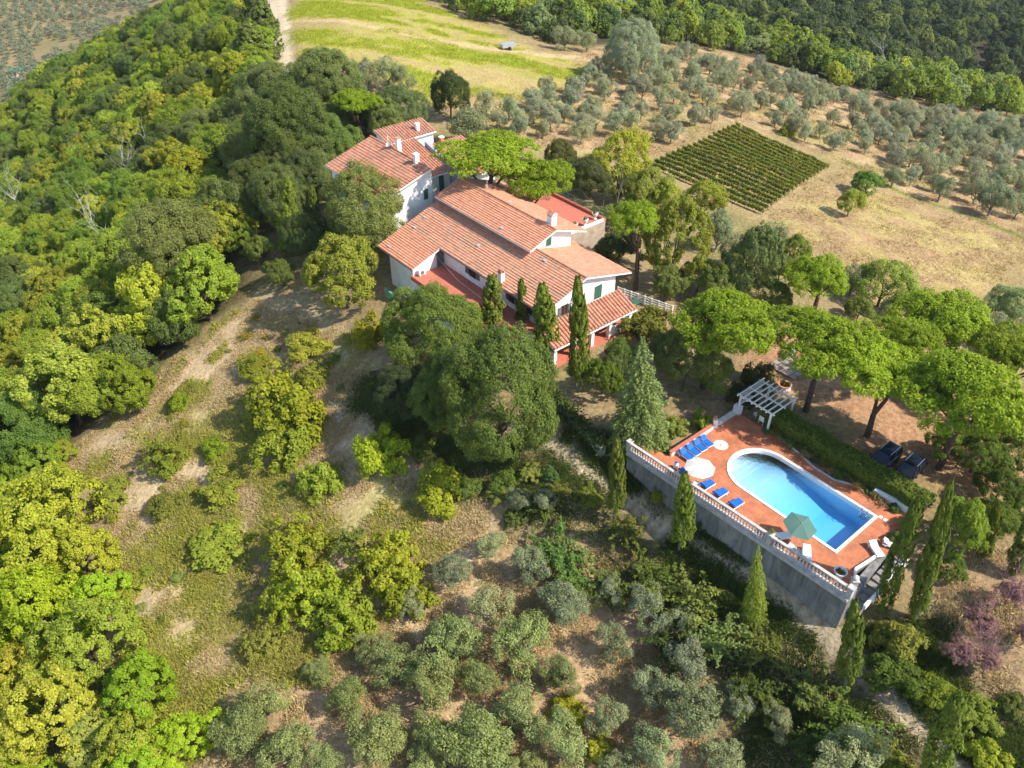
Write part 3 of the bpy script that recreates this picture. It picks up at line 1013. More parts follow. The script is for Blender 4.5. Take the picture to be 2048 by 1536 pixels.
def pine(foot, cx, cy, w, zs, var, label):
    vs, w0, zc, h = ST['umbrella']
    if foot is None:
        o = crown_at('umbrella', cx, cy, w, sz=1.0, name='umbrella_pine', label=label, color=PINE, group='umbrella pines', var=var)
        for ch in o.children:
            if ch.name.startswith('crown'):
                ch.scale = (1, 1, zs)
                ch.location.z = zc * (1 - zs)
        return
    b = ground_hit(*foot)
    d = ray(cx, cy)
    dh = d[:2]
    t = float((b[:2] @ dh) / (dh @ dh))            # nearest approach of the sight line to the foot
    c = CAMP + d * t
    s = w * t / F_PX / w0
    o = thing('umbrella_pine', label, 'tree', b, 0, 'umbrella pines')
    cr = link(bpy.data.objects.new('crown', vs[var % len(vs)][0]), o)
    cr.scale = (s, s, s * zs)
    cr.rotation_euler = (0, 0, 1.3 * var)
    off = Vector(tuple(c - b))
    cr.location = off - Vector((0, 0, zc * s * zs + .25))
    cr.color = (*PINE, 1)
    rng = random.Random(cx)
    mb = MB()
    H = off.z
    bend = .55 if 'bent' in label else .2
    if 'forked' in label:
        k = Vector((off.x * .1, off.y * .1, H * .32))
        mb.tube([(0, 0, -.4), k * .5, k], [.3, .26, .24], 9)
        forks = [k + Vector((-.5, .3, H * .5)), k + Vector((1.0, .1, H * .5))]
        for f in forks: mb.tube([k, (k + f) / 2 + Vector((.15, 0, -.2)), f], [.2, .16, .1], 8)
        st = forks
    else:
        m1 = Vector((off.x * .12, off.y * .1, H * .38))
        m2 = Vector((off.x * .55 + bend * .8, off.y * .4, H * .62))
        e = Vector((off.x * .9, off.y * .9, H * .93))
        mb.tube([(0, 0, -.4), m1 * .45, m1, (m1 + m2) / 2 + Vector((.12, 0, 0)), m2, e], [.32, .27, .25, .24, .21, .1], 9)
        st = [m1.lerp(m2, .6), m2, m2, (m2 + e) / 2]
    for k in range(9):
        a = 2 * math.pi * k / 9 + rng.uniform(-.3, .3)
        r = w0 * s * .5 * rng.uniform(.45, .8)
        e = off + Vector((math.cos(a) * r, math.sin(a) * r, -.1))
        q = rng.choice(st)
        mb.tube([q, (q + e) / 2 + Vector((0, 0, -.25)), e], [.12, .08, .03], 5)
    mb.build('trunk', M_BARKP, o)


for a in PINES: pine(*a)

# ---- cypresses
CYPS = [
    (982, 690, 979, 548, 60, 'thick cypress with a rounded tip, left of the row in front of the villa'),
    (1043, 690, 1042, 553, 30, 'thinnest cypress of the row in front of the villa'),
    (1088, 725, 1087, 560, 50, 'cypress of medium width beside the gable window of the villa'),
    (1152, 778, 1158, 545, 44, 'tallest cypress of the row, standing before the porch roof'),
    (577, 512, 570, 352, 40, 'slim cypress in the shade at the left edge of the house trees'),
    (627, 470, 625, 366, 24, 'short thin cypress left of the grey green oak by the villa'),
    (664, 500, 663, 412, 26, 'small pointed cypress above the yellow green tree by the villa'),
    (1228, 1036, 1235, 866, 40, 'cypress on the track side of the retaining wall, farthest from the corner'),
    (1358, 1102, 1372, 938, 42, 'cypress in front of the balustrade beside the blue sunbeds'),
    (1690, 1372, 1712, 1190, 50, 'bushy cypress at the foot of the retaining wall corner'),
    (1862, 1570, 1925, 1378, 62, 'cypress leaning into the bottom edge by the track'),
    (1764, 1222, 1842, 985, 44, 'tall cypress beside the pool steps, the left of two'),
    (1832, 1240, 1900, 960, 40, 'tall cypress beside the pool steps, the right of two'),
    (1970, 1112, 2000, 1000, 30, 'narrow cypress behind the bright green bush right of the pool'),
    (2030, 1150, 2052, 1040, 40, 'cypress cut by the right edge below the parking ground'),
]
for bx, by, tx, ty, w, lab in CYPS:
    col_at('cypress', bx, by, tx, ty, w, name='cypress', label=lab, color=CYP, group='cypresses', cat='cypress')
for px, py, w, lab in [(495, 110, 84, 'dark old cypress beside the white track, the nearer of the tall pair'), (528, 70, 66, 'dark old cypress beside the white track, the farther of the tall pair'), (505, 25, 50, 'old cypress at the top edge left of the white track')]:
    col_at('cypress', px, py + 60, px, py - 75, w, name='cypress', label=lab, color=(.15, .18, .04), group='cypresses', cat='cypress')
col_at('spruce', 1280, 888, 1285, 676, 130, name='spruce', label='drooping grey green conifer at the corner of the balustrade', color=(.20, .26, .105), cat='conifer')
col_at('spruce', 1508, 1235, 1517, 1088, 56, name='young_conifer', label='small pointed conifer between the track and the retaining wall', color=(.20, .25, .045), cat='conifer')
for px, py, w, c, lab in [(1352, 480, 125, (.185, .205, .04), 'tall loose pine with a yellowing top behind the slim umbrella pine'), (1510, 525, 108, (.2, .235, .09), 'grey green pine between two umbrella pines below the vineyard')]:
    crown_at('tuft', px, py, w, 1.5, name='pine_tree', label=lab, color=c)

# ---- big trees round the house
for kind, px, py, w, szz, c, name, lab in [
    ('holm', 722, 424, 185, 1.0, (.185, .21, .075), 'holm_oak', 'large grey green oak hiding the left side of the old house'),
    ('holm', 864, 662, 185, 1.05, (.16, .215, .05), 'holm_oak', 'large green oak in front of the red terrace'),
    ('holm', 1000, 805, 235, 1.3, (.155, .205, .048), 'holm_oak', 'huge dark green oak beside the start of the dirt track'),
    ('holm', 905, 775, 150, 1.2, (.13, .18, .05), 'holm_oak', 'dark oak wedged between the two large oaks below the terrace'),
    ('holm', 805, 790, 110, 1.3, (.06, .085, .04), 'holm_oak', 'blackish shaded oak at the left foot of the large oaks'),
    ('tuft', 885, 738, 72, 1.3, (.34, .33, .05), 'yellowing_tree', 'small yellowing tree in front of the dark oaks below the villa'),
    ('tuft', 685, 545, 140, 1.15, (.285, .32, .055), 'yellow_green_tree', 'layered yellow green tree at the left corner of the villa'),
    ('bush', 745, 652, 88, 1.3, (.46, .37, .02), 'golden_bush', 'golden yellow bush left of the large oaks'),
    ('holm', 585, 270, 170, 1.15, (.135, .17, .055), 'holm_oak', 'dense dark oak left of the old house roof'),
    ('holm', 560, 400, 120, 1.2, (.12, .15, .055), 'holm_oak', 'dark oak behind the slim shaded cypress'),
    ('holm', 640, 175, 150, 1.0, (.17, .2, .08), 'holm_oak', 'greyish oak below the end of the white track'),
    ('holm', 545, 190, 130, 1.0, (.17, .195, .07), 'holm_oak', 'greyish oak beside the pair of old cypresses'),
    ('holm', 655, 290, 120, 1.0, (.14, .19, .06), 'holm_oak', 'dark green oak touching the left end of the old house roof'),
    ('holm', 800, 225, 105, 1.0, (.145, .17, .075), 'holm_oak', 'dull green oak behind the small back roof'),
    ('holm', 900, 190, 78, 1.25, (.085, .115, .045), 'holm_oak', 'upright very dark oak at the edge of the green field'),
    ('umbrella', 715, 205, 85, 1.0, PINE, 'umbrella_pine', 'bright green pine among the oaks behind the old house'),
    ('olive', 935, 248, 80, 1.0, (.24, .27, .13), 'olive_tree', 'olive tree right behind the brick chimney'),
    ('broad', 1240, 325, 125, 1.0, (.30, .30, .035), 'autumn_tree', 'yellow green tree at the left corner of the vineyard'),
    ('holm', 1182, 360, 95, 1.0, (.12, .14, .065), 'holm_oak', 'round dark oak right of the smaller umbrella pine'),
    ('holm', 1122, 320, 70, 1.2, (.14, .155, .06), 'holm_oak', 'narrow dull green oak behind the touching umbrella pines'),
    ('broad', 1300, 380, 90, 1.0, (.24, .27, .06), 'autumn_tree', 'pale green tree below the lower left corner of the vineyard'),
    ('olive', 1440, 455, 70, 1.3, OLV, 'olive_tree', 'silvery olive tree behind the tall loose pine'),
    ('broad', 1405, 400, 85, 1.0, (.25, .28, .05), 'autumn_tree', 'light green tree at the near edge of the vineyard'),
    ('broad', 1240, 490, 70, 1.1, (.10, .13, .05), 'holm_oak', 'dark tree behind the right gable of the villa'),
    ('bush', 1298, 645, 105, 1.1, (.20, .20, .035), 'laurel_bush', 'rounded bush with rusty leaves right of the porch'),
    ('broad', 1345, 700, 85, 1.1, (.15, .2, .06), 'mixed_tree', 'shaded tree under the wide umbrella pine'),
    ('broad', 1330, 400, 80, 1.0, (.27, .31, .05), 'mixed_tree', 'light tree touching the near vineyard corner'),
    ('broad', 1262, 385, 70, 1.0, (.22, .26, .06), 'mixed_tree', 'green tree left of the vineyard among darker ones'),
    ('broad', 1190, 440, 60, 1.0, (.2, .23, .09), 'mixed_tree', 'grey green tree behind the red roof terrace'),
    ('broad', 1222, 492, 62, 1.0, (.13, .16, .06), 'mixed_tree', 'dark round tree in front of the roof terrace wall'),
    ('broad', 1240, 430, 55, 1.0, (.2, .25, .06), 'mixed_tree', 'small green tree between roof terrace and slim umbrella pine'),
    ('olive', 1478, 500, 70, 1.2, OLV, 'olive_tree', 'silvery olive tree left of the grey green pine'),
    ('olive', 1545, 470, 60, 1.1, OLV, 'olive_tree', 'silvery olive tree right of the grey green pine at the meadow corner'),
    ('broad', 1440, 565, 80, 1.1, (.18, .23, .06), 'mixed_tree', 'green tree behind the white railing'),
    ('broad', 1400, 550, 70, 1.1, (.21, .26, .06), 'mixed_tree', 'light tree behind the white railing'),
    ('broad', 1335, 560, 75, 1.0, (.15, .19, .055), 'mixed_tree', 'darker tree at the near end of the white railing'),
    ('broad', 1560, 545, 65, 1.0, (.18, .22, .07), 'mixed_tree', 'tree left below the compact umbrella pine'),
    ('olive', 1708, 560, 64, 1.0, OLV, 'olive_tree', 'olive tree between compact umbrella pine and fig tree'),
    ('olive', 1800, 615, 70, 1.0, OLV, 'olive_tree', 'olive tree right below the spreading fig tree'),
    ('olive', 1985, 655, 80, 1.0, OLV, 'olive_tree', 'olive tree behind the big leaning pine'),
    ('broad', 1720, 620, 60, .9, (.2, .24, .06), 'mixed_tree', 'low tree below the spreading fig tree'),
    ('broad', 1375, 720, 110, 1.2, (.19, .23, .085), 'mixed_tree', 'grey green tree in front of the wide umbrella pine trunk'),
    ('broad', 1430, 745, 80, 1.1, (.2, .25, .06), 'mixed_tree', 'light green tree right of the wide umbrella pine trunk'),
    ('broad', 1240, 720, 80, 1.1, (.13, .17, .045), 'mixed_tree', 'dark tree behind the drooping conifer'),
    ('broad', 1590, 500, 60, 1.1, (.21, .24, .06), 'mixed_tree', 'small tree left of the compact umbrella pine'),
    ('broad', 1545, 590, 70, 1.0, (.17, .21, .06), 'mixed_tree', 'grey green tree between the wide and the compact umbrella pine'),
    ('tuft', 1205, 755, 70, 1.2, (.14, .19, .03), 'mixed_tree', 'dark green tree between tall cypress and drooping conifer'),
    ('bush', 1530, 745, 80, 1.1, (.11, .13, .04), 'laurel_bush', 'dark round laurel beside the pergola'),
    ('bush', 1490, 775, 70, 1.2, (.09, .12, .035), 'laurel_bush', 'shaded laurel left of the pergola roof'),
    ('broad', 1768, 572, 118, .8, (.23, .29, .07), 'fig_tree', 'spreading fig tree at the lower border of the dry meadow'),
    ('broad', 1702, 405, 48, 1.15, (.36, .36, .06), 'young_tree', 'lone young yellow green tree in the dry meadow'),
    ('bush', 1577, 256, 40, 1.2, (.30, .36, .05), 'round_bush', 'bright round bush at the right corner of the vineyard'),
    ('broad', 1735, 368, 62, .8, (.13, .2, .05), 'fig_tree', 'dark green fig tree among the first olives of the hillside'),
    ('holm', 1265, 100, 100, 1.25, (.30, .33, .235), 'white_willow', 'tall silvery tree at the corner of the green field'),
    ('tuft', 1928, 1055, 105, 1.35, (.25, .34, .05), 'bright_tree', 'bright green bushy tree right of the two pool cypresses'),
    ('broad', 1960, 905, 100, 1.0, (.12, .16, .03), 'mixed_tree', 'dark bush below the parking ground at the right'),
    ('broad', 1985, 1050, 95, 1.0, (.11, .15, .03), 'mixed_tree', 'dark tree right of the bright green bushy tree'),
    ('broad', 2045, 1010, 85, 1.0, (.12, .16, .035), 'mixed_tree', 'dark tree at the right edge level with the pool corner'),
    ('tuft', 1900, 1140, 60, .9, (.14, .19, .04), 'mixed_tree', 'small green tree behind the right pool cypress'),
    ('broad', 2035, 905, 80, 1.0, (.12, .16, .03), 'mixed_tree', 'dark bush at the right edge below the parking ground'),
    ('broad', 2000, 980, 95, 1.0, (.10, .14, .03), 'mixed_tree', 'shaded tree behind the narrow cypress right of the pool'),
    ('broad', 1890, 890, 70, 1.0, (.16, .21, .035), 'mixed_tree', 'green bush beside the foot of the leaning pine'),
    ('broad', 2020, 840, 110, .9, (.18, .25, .04), 'mixed_tree', 'green tree at the right edge behind the big leaning pine'),
    ('holm', 2030, 620, 110, .9, (.25, .28, .14), 'olive_tree', 'large olive tree at the right edge beyond the umbrella pines'),
]:
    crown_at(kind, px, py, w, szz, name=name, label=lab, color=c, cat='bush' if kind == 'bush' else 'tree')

# ---- left wood edge: big crowns one can tell apart
for kind, px, py, w, szz, c, name, lab in [
    ('holm', 352, 500, 205, 1.05, (.20, .235, .075), 'holm_oak', 'big dull green oak in the middle of the left slope'),
    ('tuft', 300, 610, 150, 1.1, (.30, .33, .045), 'chestnut_tree', 'yellow green tree at the path edge under the big dull oak'),
    ('tuft', 405, 575, 140, 1.1, (.25, .31, .045), 'chestnut_tree', 'light green tree at the head of the dirt path'),
    ('holm', 60, 610, 130, 1.0, (.16, .19, .075), 'holm_oak', 'grey green oak near the left edge above the clearing'),
    ('tuft', 70, 925, 95, 1.0, (.21, .29, .04), 'chestnut_tree', 'green tree at the lower left end of the dirt path'),
    ('tuft', 120, 905, 60, .8, (.28, .32, .05), 'chestnut_tree', 'small light tree right at the lower end of the dirt path'),
    ('tuft', 20, 965, 90, .9, (.25, .32, .04), 'chestnut_tree', 'green tree at the left edge above the large yellow one'),
    ('tuft', 130, 770, 175, 1.1, (.36, .36, .05), 'chestnut_tree', 'yellowish tree at the lower end of the dirt path'),
    ('tuft', 200, 690, 150, 1.1, (.29, .33, .05), 'chestnut_tree', 'light tree with yellow leaf tips along the dirt path'),
    ('tuft', 245, 770, 110, 1.1, (.24, .31, .035), 'chestnut_tree', 'bright green tree leaning over the dirt path'),
    ('holm', 20, 860, 180, 1.1, (.13, .205, .05), 'broadleaf_tree', 'large deep green tree cut by the left edge'),
    ('tuft', 75, 1055, 210, 1.0, (.46, .43, .03), 'chestnut_tree', 'large yellow tree with bare twigs at the left edge'),
    ('tuft', 160, 1100, 120, 1.0, (.44, .42, .03), 'chestnut_tree', 'yellow tree at the left border of the clearing'),
    ('tuft', 70, 1210, 190, 1.0, (.28, .36, .03), 'chestnut_tree', 'bright green tree below the yellow one at the left edge'),
    ('tuft', 175, 1290, 170, 1.0, (.36, .37, .035), 'chestnut_tree', 'yellow green tree at the lower left border of the clearing'),
    ('tuft', 40, 1340, 120, 1.0, (.55, .42, .04), 'chestnut_tree', 'orange yellow tree at the left edge near the bottom'),
    ('tuft', 275, 1380, 140, 1.05, (.22, .33, .028), 'chestnut_tree', 'vivid green tree bordering the clearing near the bottom'),
    ('tuft', 90, 1430, 180, 1.0, (.44, .43, .045), 'chestnut_tree', 'yellow tree with dark gaps in the bottom left corner'),
    ('tuft', 190, 1470, 110, 1.0, (.46, .50, .09), 'chestnut_tree', 'pale lime tree near the bottom edge at the left'),
    ('tuft', 270, 1490, 140, 1.0, (.40, .41, .04), 'chestnut_tree', 'yellow green tree at the bottom edge beside the pale lime tree'),
    ('tuft', 20, 1500, 130, 1.0, (.42, .41, .05), 'chestnut_tree', 'yellow tree cut by the bottom left corner'),
    ('tuft', 370, 1480, 120, .9, (.26, .36, .03), 'chestnut_tree', 'green tree at the bottom edge next to the olive trees'),
    ('tuft', 190, 1190, 110, .9, (.28, .38, .03), 'chestnut_tree', 'fresh green tree midway down the left border of the clearing'),
    ('tuft', 390, 345, 95, 1.1, (.42, .37, .025), 'chestnut_tree', 'golden tree in the shaded gap of the left wood'),
    ('tuft', 350, 320, 80, 1.1, (.46, .40, .03), 'chestnut_tree', 'golden yellow tree beside a dead crown in the left wood'),
    ('tuft', 255, 470, 80, 1.1, (.44, .38, .03), 'chestnut_tree', 'yellow tree beside the bleached dead tree'),
    ('holm', 405, 265, 95, 1.0, (.18, .21, .075), 'holm_oak', 'round grey green oak in the left wood near the dark gap'),
    ('tuft', 500, 430, 75, 1.1, (.24, .29, .045), 'chestnut_tree', 'green tree left of the slim shaded cypress'),
    ('tuft', 478, 480, 70, 1.1, (.2, .26, .045), 'chestnut_tree', 'green tree at the shaded bend of the driveway'),
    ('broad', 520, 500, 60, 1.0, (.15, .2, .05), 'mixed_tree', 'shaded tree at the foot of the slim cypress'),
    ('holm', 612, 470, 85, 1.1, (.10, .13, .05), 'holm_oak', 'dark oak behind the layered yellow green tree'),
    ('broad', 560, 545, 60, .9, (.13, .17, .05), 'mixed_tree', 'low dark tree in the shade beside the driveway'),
    ('holm', 250, 345, 90, 1.0, (.13, .165, .06), 'holm_oak', 'dark round oak left of the golden trees'),
    ('holm', 370, 190, 90, 1.0, (.13, .17, .055), 'holm_oak', 'dark oak in the upper part of the left wood'),
]:
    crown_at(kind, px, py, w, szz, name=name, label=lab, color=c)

# ---- bushes of the clearing and along the track
for kind, px, py, w, szz, c, lab in [
    ('bush', 572, 790, 170, 1.2, (.30, .35, .03), 'large yellow green bush in the middle of the clearing'),
    ('bush', 560, 870, 130, 1.1, (.26, .31, .035), 'yellow green bush below the large one in the clearing'),
    ('bush', 625, 745, 80, 1.1, (.27, .29, .05), 'loose bush on the upper right of the large clearing bush'),
    ('bush', 632, 948, 100, 1.1, (.24, .30, .04), 'round bush on bare ground right of the small path fork'),
    ('bush', 355, 800, 60, 1.0, (.27, .35, .03), 'small bright bush beside the dirt path'),
    ('bush', 430, 892, 58, 1.0, (.24, .34, .03), 'small green bush left of the large clearing bushes'),
    ('spiky', 335, 910, 105, 1.0, (.20, .25, .04), 'sparse dark bush at the lower left of the clearing'),
    ('bush', 765, 885, 120, 1.2, (.27, .33, .025), 'yellow green bush below the huge dark oak, upper of two'),
    ('bush', 878, 965, 120, 1.25, (.25, .30, .03), 'egg shaped bush right of the yellow green one below the oak'),
    ('spiky', 590, 1075, 150, 1.1, (.31, .36, .035), 'bush with upright shoots at the head of the thicket'),
    ('spiky', 640, 1170, 160, 1.2, (.27, .32, .03), 'dense shooting bush in the middle of the thicket'),
    ('spiky', 575, 1170, 130, 1.1, (.29, .35, .03), 'bright bush at the left flank of the thicket'),
    ('spiky', 690, 1240, 150, 1.1, (.24, .28, .03), 'dark shooting bush at the foot of the thicket'),
    ('spiky', 770, 1110, 160, 1.2, (.30, .32, .035), 'bush with long yellow shoots at the right of the thicket'),
    ('spiky', 815, 1180, 120, 1.0, (.26, .29, .03), 'bush with yellow shoots nearest the olive trees'),
    ('spiky', 530, 1285, 95, .9, (.25, .25, .05), 'thin spindly bush left below the thicket'),
    ('frond', 715, 1050, 90, 1.0, (.14, .22, .06), 'dark leafy bush between thicket and egg shaped bush'),
    ('frond', 1130, 1070, 130, 1.1, (.10, .22, .065), 'large feathery dark green shrub below the track bend'),
    ('frond', 1090, 1010, 70, 1.0, (.11, .21, .06), 'feathery shrub left above the large feathery one'),
    ('frond', 1160, 1130, 110, 1.0, (.10, .22, .06), 'feathery shrub right below the large feathery one'),
    ('frond', 1265, 1030, 90, 1.0, (.15, .22, .06), 'feathery shrub on the track edge beside the far cypress'),
    ('frond', 1230, 1150, 120, .9, (.08, .15, .045), 'dark undergrowth below the far track cypress'),
    ('frond', 1320, 1120, 120, .9, (.12, .21, .055), 'feathery shrub between the two track cypresses'),
    ('frond', 1410, 1150, 140, 1.0, (.15, .25, .07), 'pale feathery shrub right of the balustrade cypress'),
    ('frond', 1465, 1215, 130, 1.0, (.14, .27, .09), 'bluish feathery shrub left of the small pointed conifer'),
    ('frond', 1555, 1245, 100, .9, (.15, .24, .06), 'feathery shrub right of the small pointed conifer'),
    ('frond', 1400, 1250, 150, .9, (.07, .13, .035), 'dark thicket patch in the middle of the lower slope'),
    ('frond', 1530, 1330, 150, .9, (.07, .14, .04), 'dark thicket below the small pointed conifer'),
    ('frond', 1640, 1330, 110, .9, (.13, .23, .065), 'feathery shrub beside the track opposite the wall corner'),
    ('frond', 1715, 1420, 150, 1.0, (.14, .26, .06), 'large feathery shrub on the track edge near the bottom'),
    ('frond', 1640, 1440, 130, .9, (.08, .15, .04), 'dark shrub left of the feathery one near the bottom'),
    ('frond', 1790, 1500, 110, .9, (.15, .24, .045), 'green shrub on the track edge at the bottom'),
    ('bush', 1325, 985, 48, 1.2, (.30, .35, .05), 'yellow green sapling at the foot of the retaining wall'),
    ('bush', 1410, 1040, 44, 1.0, (.07, .14, .05), 'dark ivy bush at the foot of the retaining wall'),
    ('bush', 1320, 895, 36, 1.6, (.18, .26, .03), 'upright green bush in the inner corner of the terrace'),
    ('bush', 1350, 850, 60, .9, (.29, .34, .08), 'pale flowering bush behind the low terrace wall'),
    ('bush', 1405, 838, 54, 1.1, (.21, .28, .035), 'green bush behind the row of sunbeds'),
    ('bush', 1800, 1280, 110, 1.2, (.25, .25, .05), 'bush with rusty tips at the foot of the pool cypresses'),
    ('bush', 1800, 1345, 120, 1.0, (.12, .17, .03), 'dark bush on the bank above the track'),
    ('bush', 1870, 1380, 110, .8, (.20, .26, .03), 'yellow green bush on the bank above the track'),
    ('bush', 1965, 1430, 90, .8, (.22, .27, .05), 'bush with broad leaves near the bottom right corner'),
    ('bush', 1985, 1510, 100, .8, (.26, .30, .03), 'yellow green hedge bush in the bottom right corner'),
    ('bush', 2030, 1410, 70, .8, (.13, .15, .04), 'dark bush at the right edge near the bottom'),
    ('bush', 1580, 950, 40, .7, (.14, .19, .07), 'low flower bush in the bed behind the pool'),
    ('bush', 930, 965, 80, .7, (.14, .19, .045), 'low dark bush on the bank below the oaks'),
    ('bush', 845, 885, 70, .8, (.12, .16, .04), 'dark bush in the shade at the left foot of the huge oak'),
    ('spiky', 1062, 945, 60, .7, (.2, .24, .06), 'straggly bush right below the huge oak'),
    ('bush', 1000, 990, 60, .6, (.22, .26, .06), 'small grey green bush on the bank above the olive trees'),
    ('frond', 1120, 975, 60, .7, (.14, .2, .05), 'feathery weed clump on the lower edge of the track bend'),
    ('bush', 1205, 505, 52, 1.1, (.12, .15, .06), 'dark bush below the roof terrace corner'),
    ('bush', 1180, 470, 40, .9, (.2, .25, .05), 'yellow green plant beside the roof terrace urns'),
    ('bush', 1140, 1420, 80, .8, (.42, .38, .02), 'yellow flowering bush among the front olive trees'),
    ('bush', 1200, 1490, 70, .8, (.38, .36, .03), 'low yellow bush near the bottom edge'),
    ('spiky', 1030, 840 + 190, 50, .8, (.15, .2, .05), 'small dark bush on the bare slope'),
    ('bush', 1100, 945, 42, .8, (.12, .22, .07), 'small green bush at the lower track edge'),
    ('bush', 1010, 960, 70, .8, (.13, .19, .04), 'low green bush at the foot of the huge oak'),
    ('bush', 1175, 985, 60, .8, (.18, .22, .045), 'low bush on the outer edge of the track bend'),
    ('bush', 250, 1175, 90, .6, (.27, .31, .04), 'low yellow green bush inside the clearing near the left border'),
    ('bush', 440, 970, 110, .6, (.30, .33, .05), 'low spread bush where the small paths fork'),
    ('bush', 230, 985, 90, .6, (.25, .28, .05), 'low bush near the lower end of the dirt path'),
    ('bush', 330, 1010, 90, .6, (.22, .26, .05), 'low green bush beneath the sparse dark one'),
    ('bush', 440, 1080, 150, .4, (.33, .34, .04), 'flat yellow green growth left of the thicket'),
    ('bush', 510, 730, 90, .6, (.27, .30, .04), 'low growth at the upper end of the clearing'),
    ('bush', 620, 690, 100, .6, (.30, .31, .05), 'low yellow growth beside the shaded slope of the house'),
]:
    if kind == 'frond' and py > 1020: py, px = (py + 44, px - 22) if 1390 < px < 1700 else (py + 22, px - 10)
    nm = {'bush': 'bush', 'spiky': 'shooting_bush', 'frond': 'feathery_shrub'}[kind]
    crown_at(kind, px, py, w, szz, name=nm, label=lab, color=c, cat='bush')

# ---- bare reddish shrubs bottom right and dead trees
M_PINK = noise_mat('reddish_twig', (.22, .10, .105), (.38, .20, .19), 4, .9)


def bare(name, px, py, hpx, mat, lab, seed, nb=8, spread=1.0, r0=.1, depth=2, cat='tree'):
    b = ground_hit(px, py)
    depth_ = (b - CAMP) @ FWD
    H = hpx * depth_ / F_PX * (1.55 if name == 'dead_tree' else 1)
    mb = branchy(seed, 5.0, r0 * 5 / H, nb, spread, depth)
    o = thing(name, lab, cat, b, rnd.uniform(0, 6))
    o.scale = (H / 6.2,) * 3
    mb.build('branches', mat, o)


bare('dead_tree', 220, 512, 95, M_DEAD, 'bleached dead tree standing in the left wood', 1)
bare('dead_tree', 275, 392, 70, M_DEAD, 'bleached dead crown beside the golden trees', 2)
bare('dead_tree', 310, 345, 60, M_DEAD, 'thin dead tree above the golden trees of the left wood', 3)
bare('dead_tree', 45, 440, 70, M_DEAD, 'dead tree near the left edge of the wood', 4)
bare('dead_tree', 185, 640, 60, M_DEAD, 'pale dead branch over the dark oak near the left edge', 5, 4)
bare('dead_tree', 40, 1120, 100, M_DEAD, 'tangle of bare twigs in the yellow tree at the left edge', 6, 8, 1.3)
bare('dead_tree', 1215, 470, 90, M_BARKG, 'crooked leafless tree behind the roof terrace', 7, 5, .9)
bare('dead_bush', 680, 850, 60, M_DEAD, 'grey dead bush in the shade left of the huge oak', 8, 10, 1.4, .05, 2, 'bush')
bare('dead_tree', 1770, 165, 50, M_DEAD, 'bleached dead tree at the border of olive hillside and far wood', 9)
for i, (px, py, h, lab) in enumerate([(1950, 1275, 120, 'leafless reddish shrub left of the bare ground at the bottom right'), (2010, 1215, 120, 'leafless reddish shrub at the right edge under the cypress'), (1905, 1330, 105, 'leafless reddish shrub nearest the pool cypresses'), (1965, 1345, 95, 'lowest leafless reddish shrub at the bottom right'), (2040, 1290, 90, 'leafless reddish shrub cut by the right edge')]):
    bare('reddish_shrub', px, py, h, M_PINK, lab, 20 + i, 16, 1.5, .045, 2, 'bush')
    o = [q for q in sc.objects if q.get('label') == lab][0]
    f = link(bpy.data.objects.new('foliage', ST['spiky'][0][i % 3][0]), o)
    f.scale, f.location, f.color = (1.05, 1.05, 1.0), (0, 0, 2.0), (.34, .20, .19, 1)

# ---- olive trees of the front orchard, read row by row
FRONT = [(530, 1400, 100), (635, 1345, 52), (485, 1460, 110), (575, 1495, 110), (690, 1400, 90), (650, 1530, 90), (760, 1480, 120), (745, 1300, 70), (800, 1340, 100), (895, 1275, 125), (860, 1375, 130),
         (905, 1135, 75), (820, 1210, 60), (985, 1090, 65), (1060, 1130, 85), (980, 1210, 95), (1130, 1205, 100), (1055, 1280, 120), (955, 1350, 80), (1040, 1390, 0), (1030, 1420, 115), (1120, 1340, 85), (1225, 1280, 85), (1300, 1215, 90), (1215, 1180, 60),
         (1370, 1330, 110), (1300, 1370, 90), (1210, 1430, 90), (1385, 1425, 120), (1120, 1490, 130), (960, 1490, 150), (870, 1470, 80), (1310, 1500, 110), (1690, 1500, 130), (1480, 1400, 70), (1440, 1200, 0), (1090, 1000, 55), (1040, 1000, 48), (1370, 1240, 60), (1560, 1440, 70), (850, 1540, 90), (1040, 1540, 80), (1250, 1540, 80), (1450, 1520, 80)]
FRONT = sorted([f for f in FRONT if f[2]], key=lambda f: (round(f[1] / 90), f[0]))
ORD = ['first', 'second', 'third', 'fourth', 'fifth', 'sixth', 'seventh', 'eighth', 'ninth', 'tenth', 'eleventh', 'twelfth']
rows = {}
for f in FRONT: rows.setdefault(round(f[1] / 90), []).append(f)
for ri, k in enumerate(sorted(rows)):
    for ci, (px, py, w) in enumerate(rows[k]):
        c = OLVN if py > 1230 and px < 1200 else OLV
        crown_at('olive', px, py, w * 1.0, 1.05, name='olive_tree', color=c, group='olive trees of the front orchard',
                 label='olive tree of the front orchard, %s from left in the %s row from the top' % (ORD[ci], ORD[ri]))

# ================================================================ woods and groves: scattered, still one object a tree
def scatter(pix_poly, spacing, seed, xr, yr, jit=.42):
    poly = np.asarray(pix_poly, float)
    rng = np.random.default_rng(seed)
    xs, ys = np.arange(xr[0], xr[1], spacing), np.arange(yr[0], yr[1], spacing * .87)
    X, Y = np.meshgrid(xs, ys)
    X = X + (np.arange(len(ys)) % 2)[:, None] * spacing / 2 + rng.uniform(-jit, jit, X.shape) * spacing
    Y = Y + rng.uniform(-jit, jit, Y.shape) * spacing
    x, y = X.ravel(), Y.ravel()
    z = ground(x, y)
    px, zz = proj(np.stack([x, y, z], -1))
    k = (zz > 5) & (poly_sd(px[:, 0], px[:, 1], poly) > 0)
    return np.stack([x, y, z], -1)[k], px[k]


def pick(c, w):
    return rnd.choices(c, w)[0]


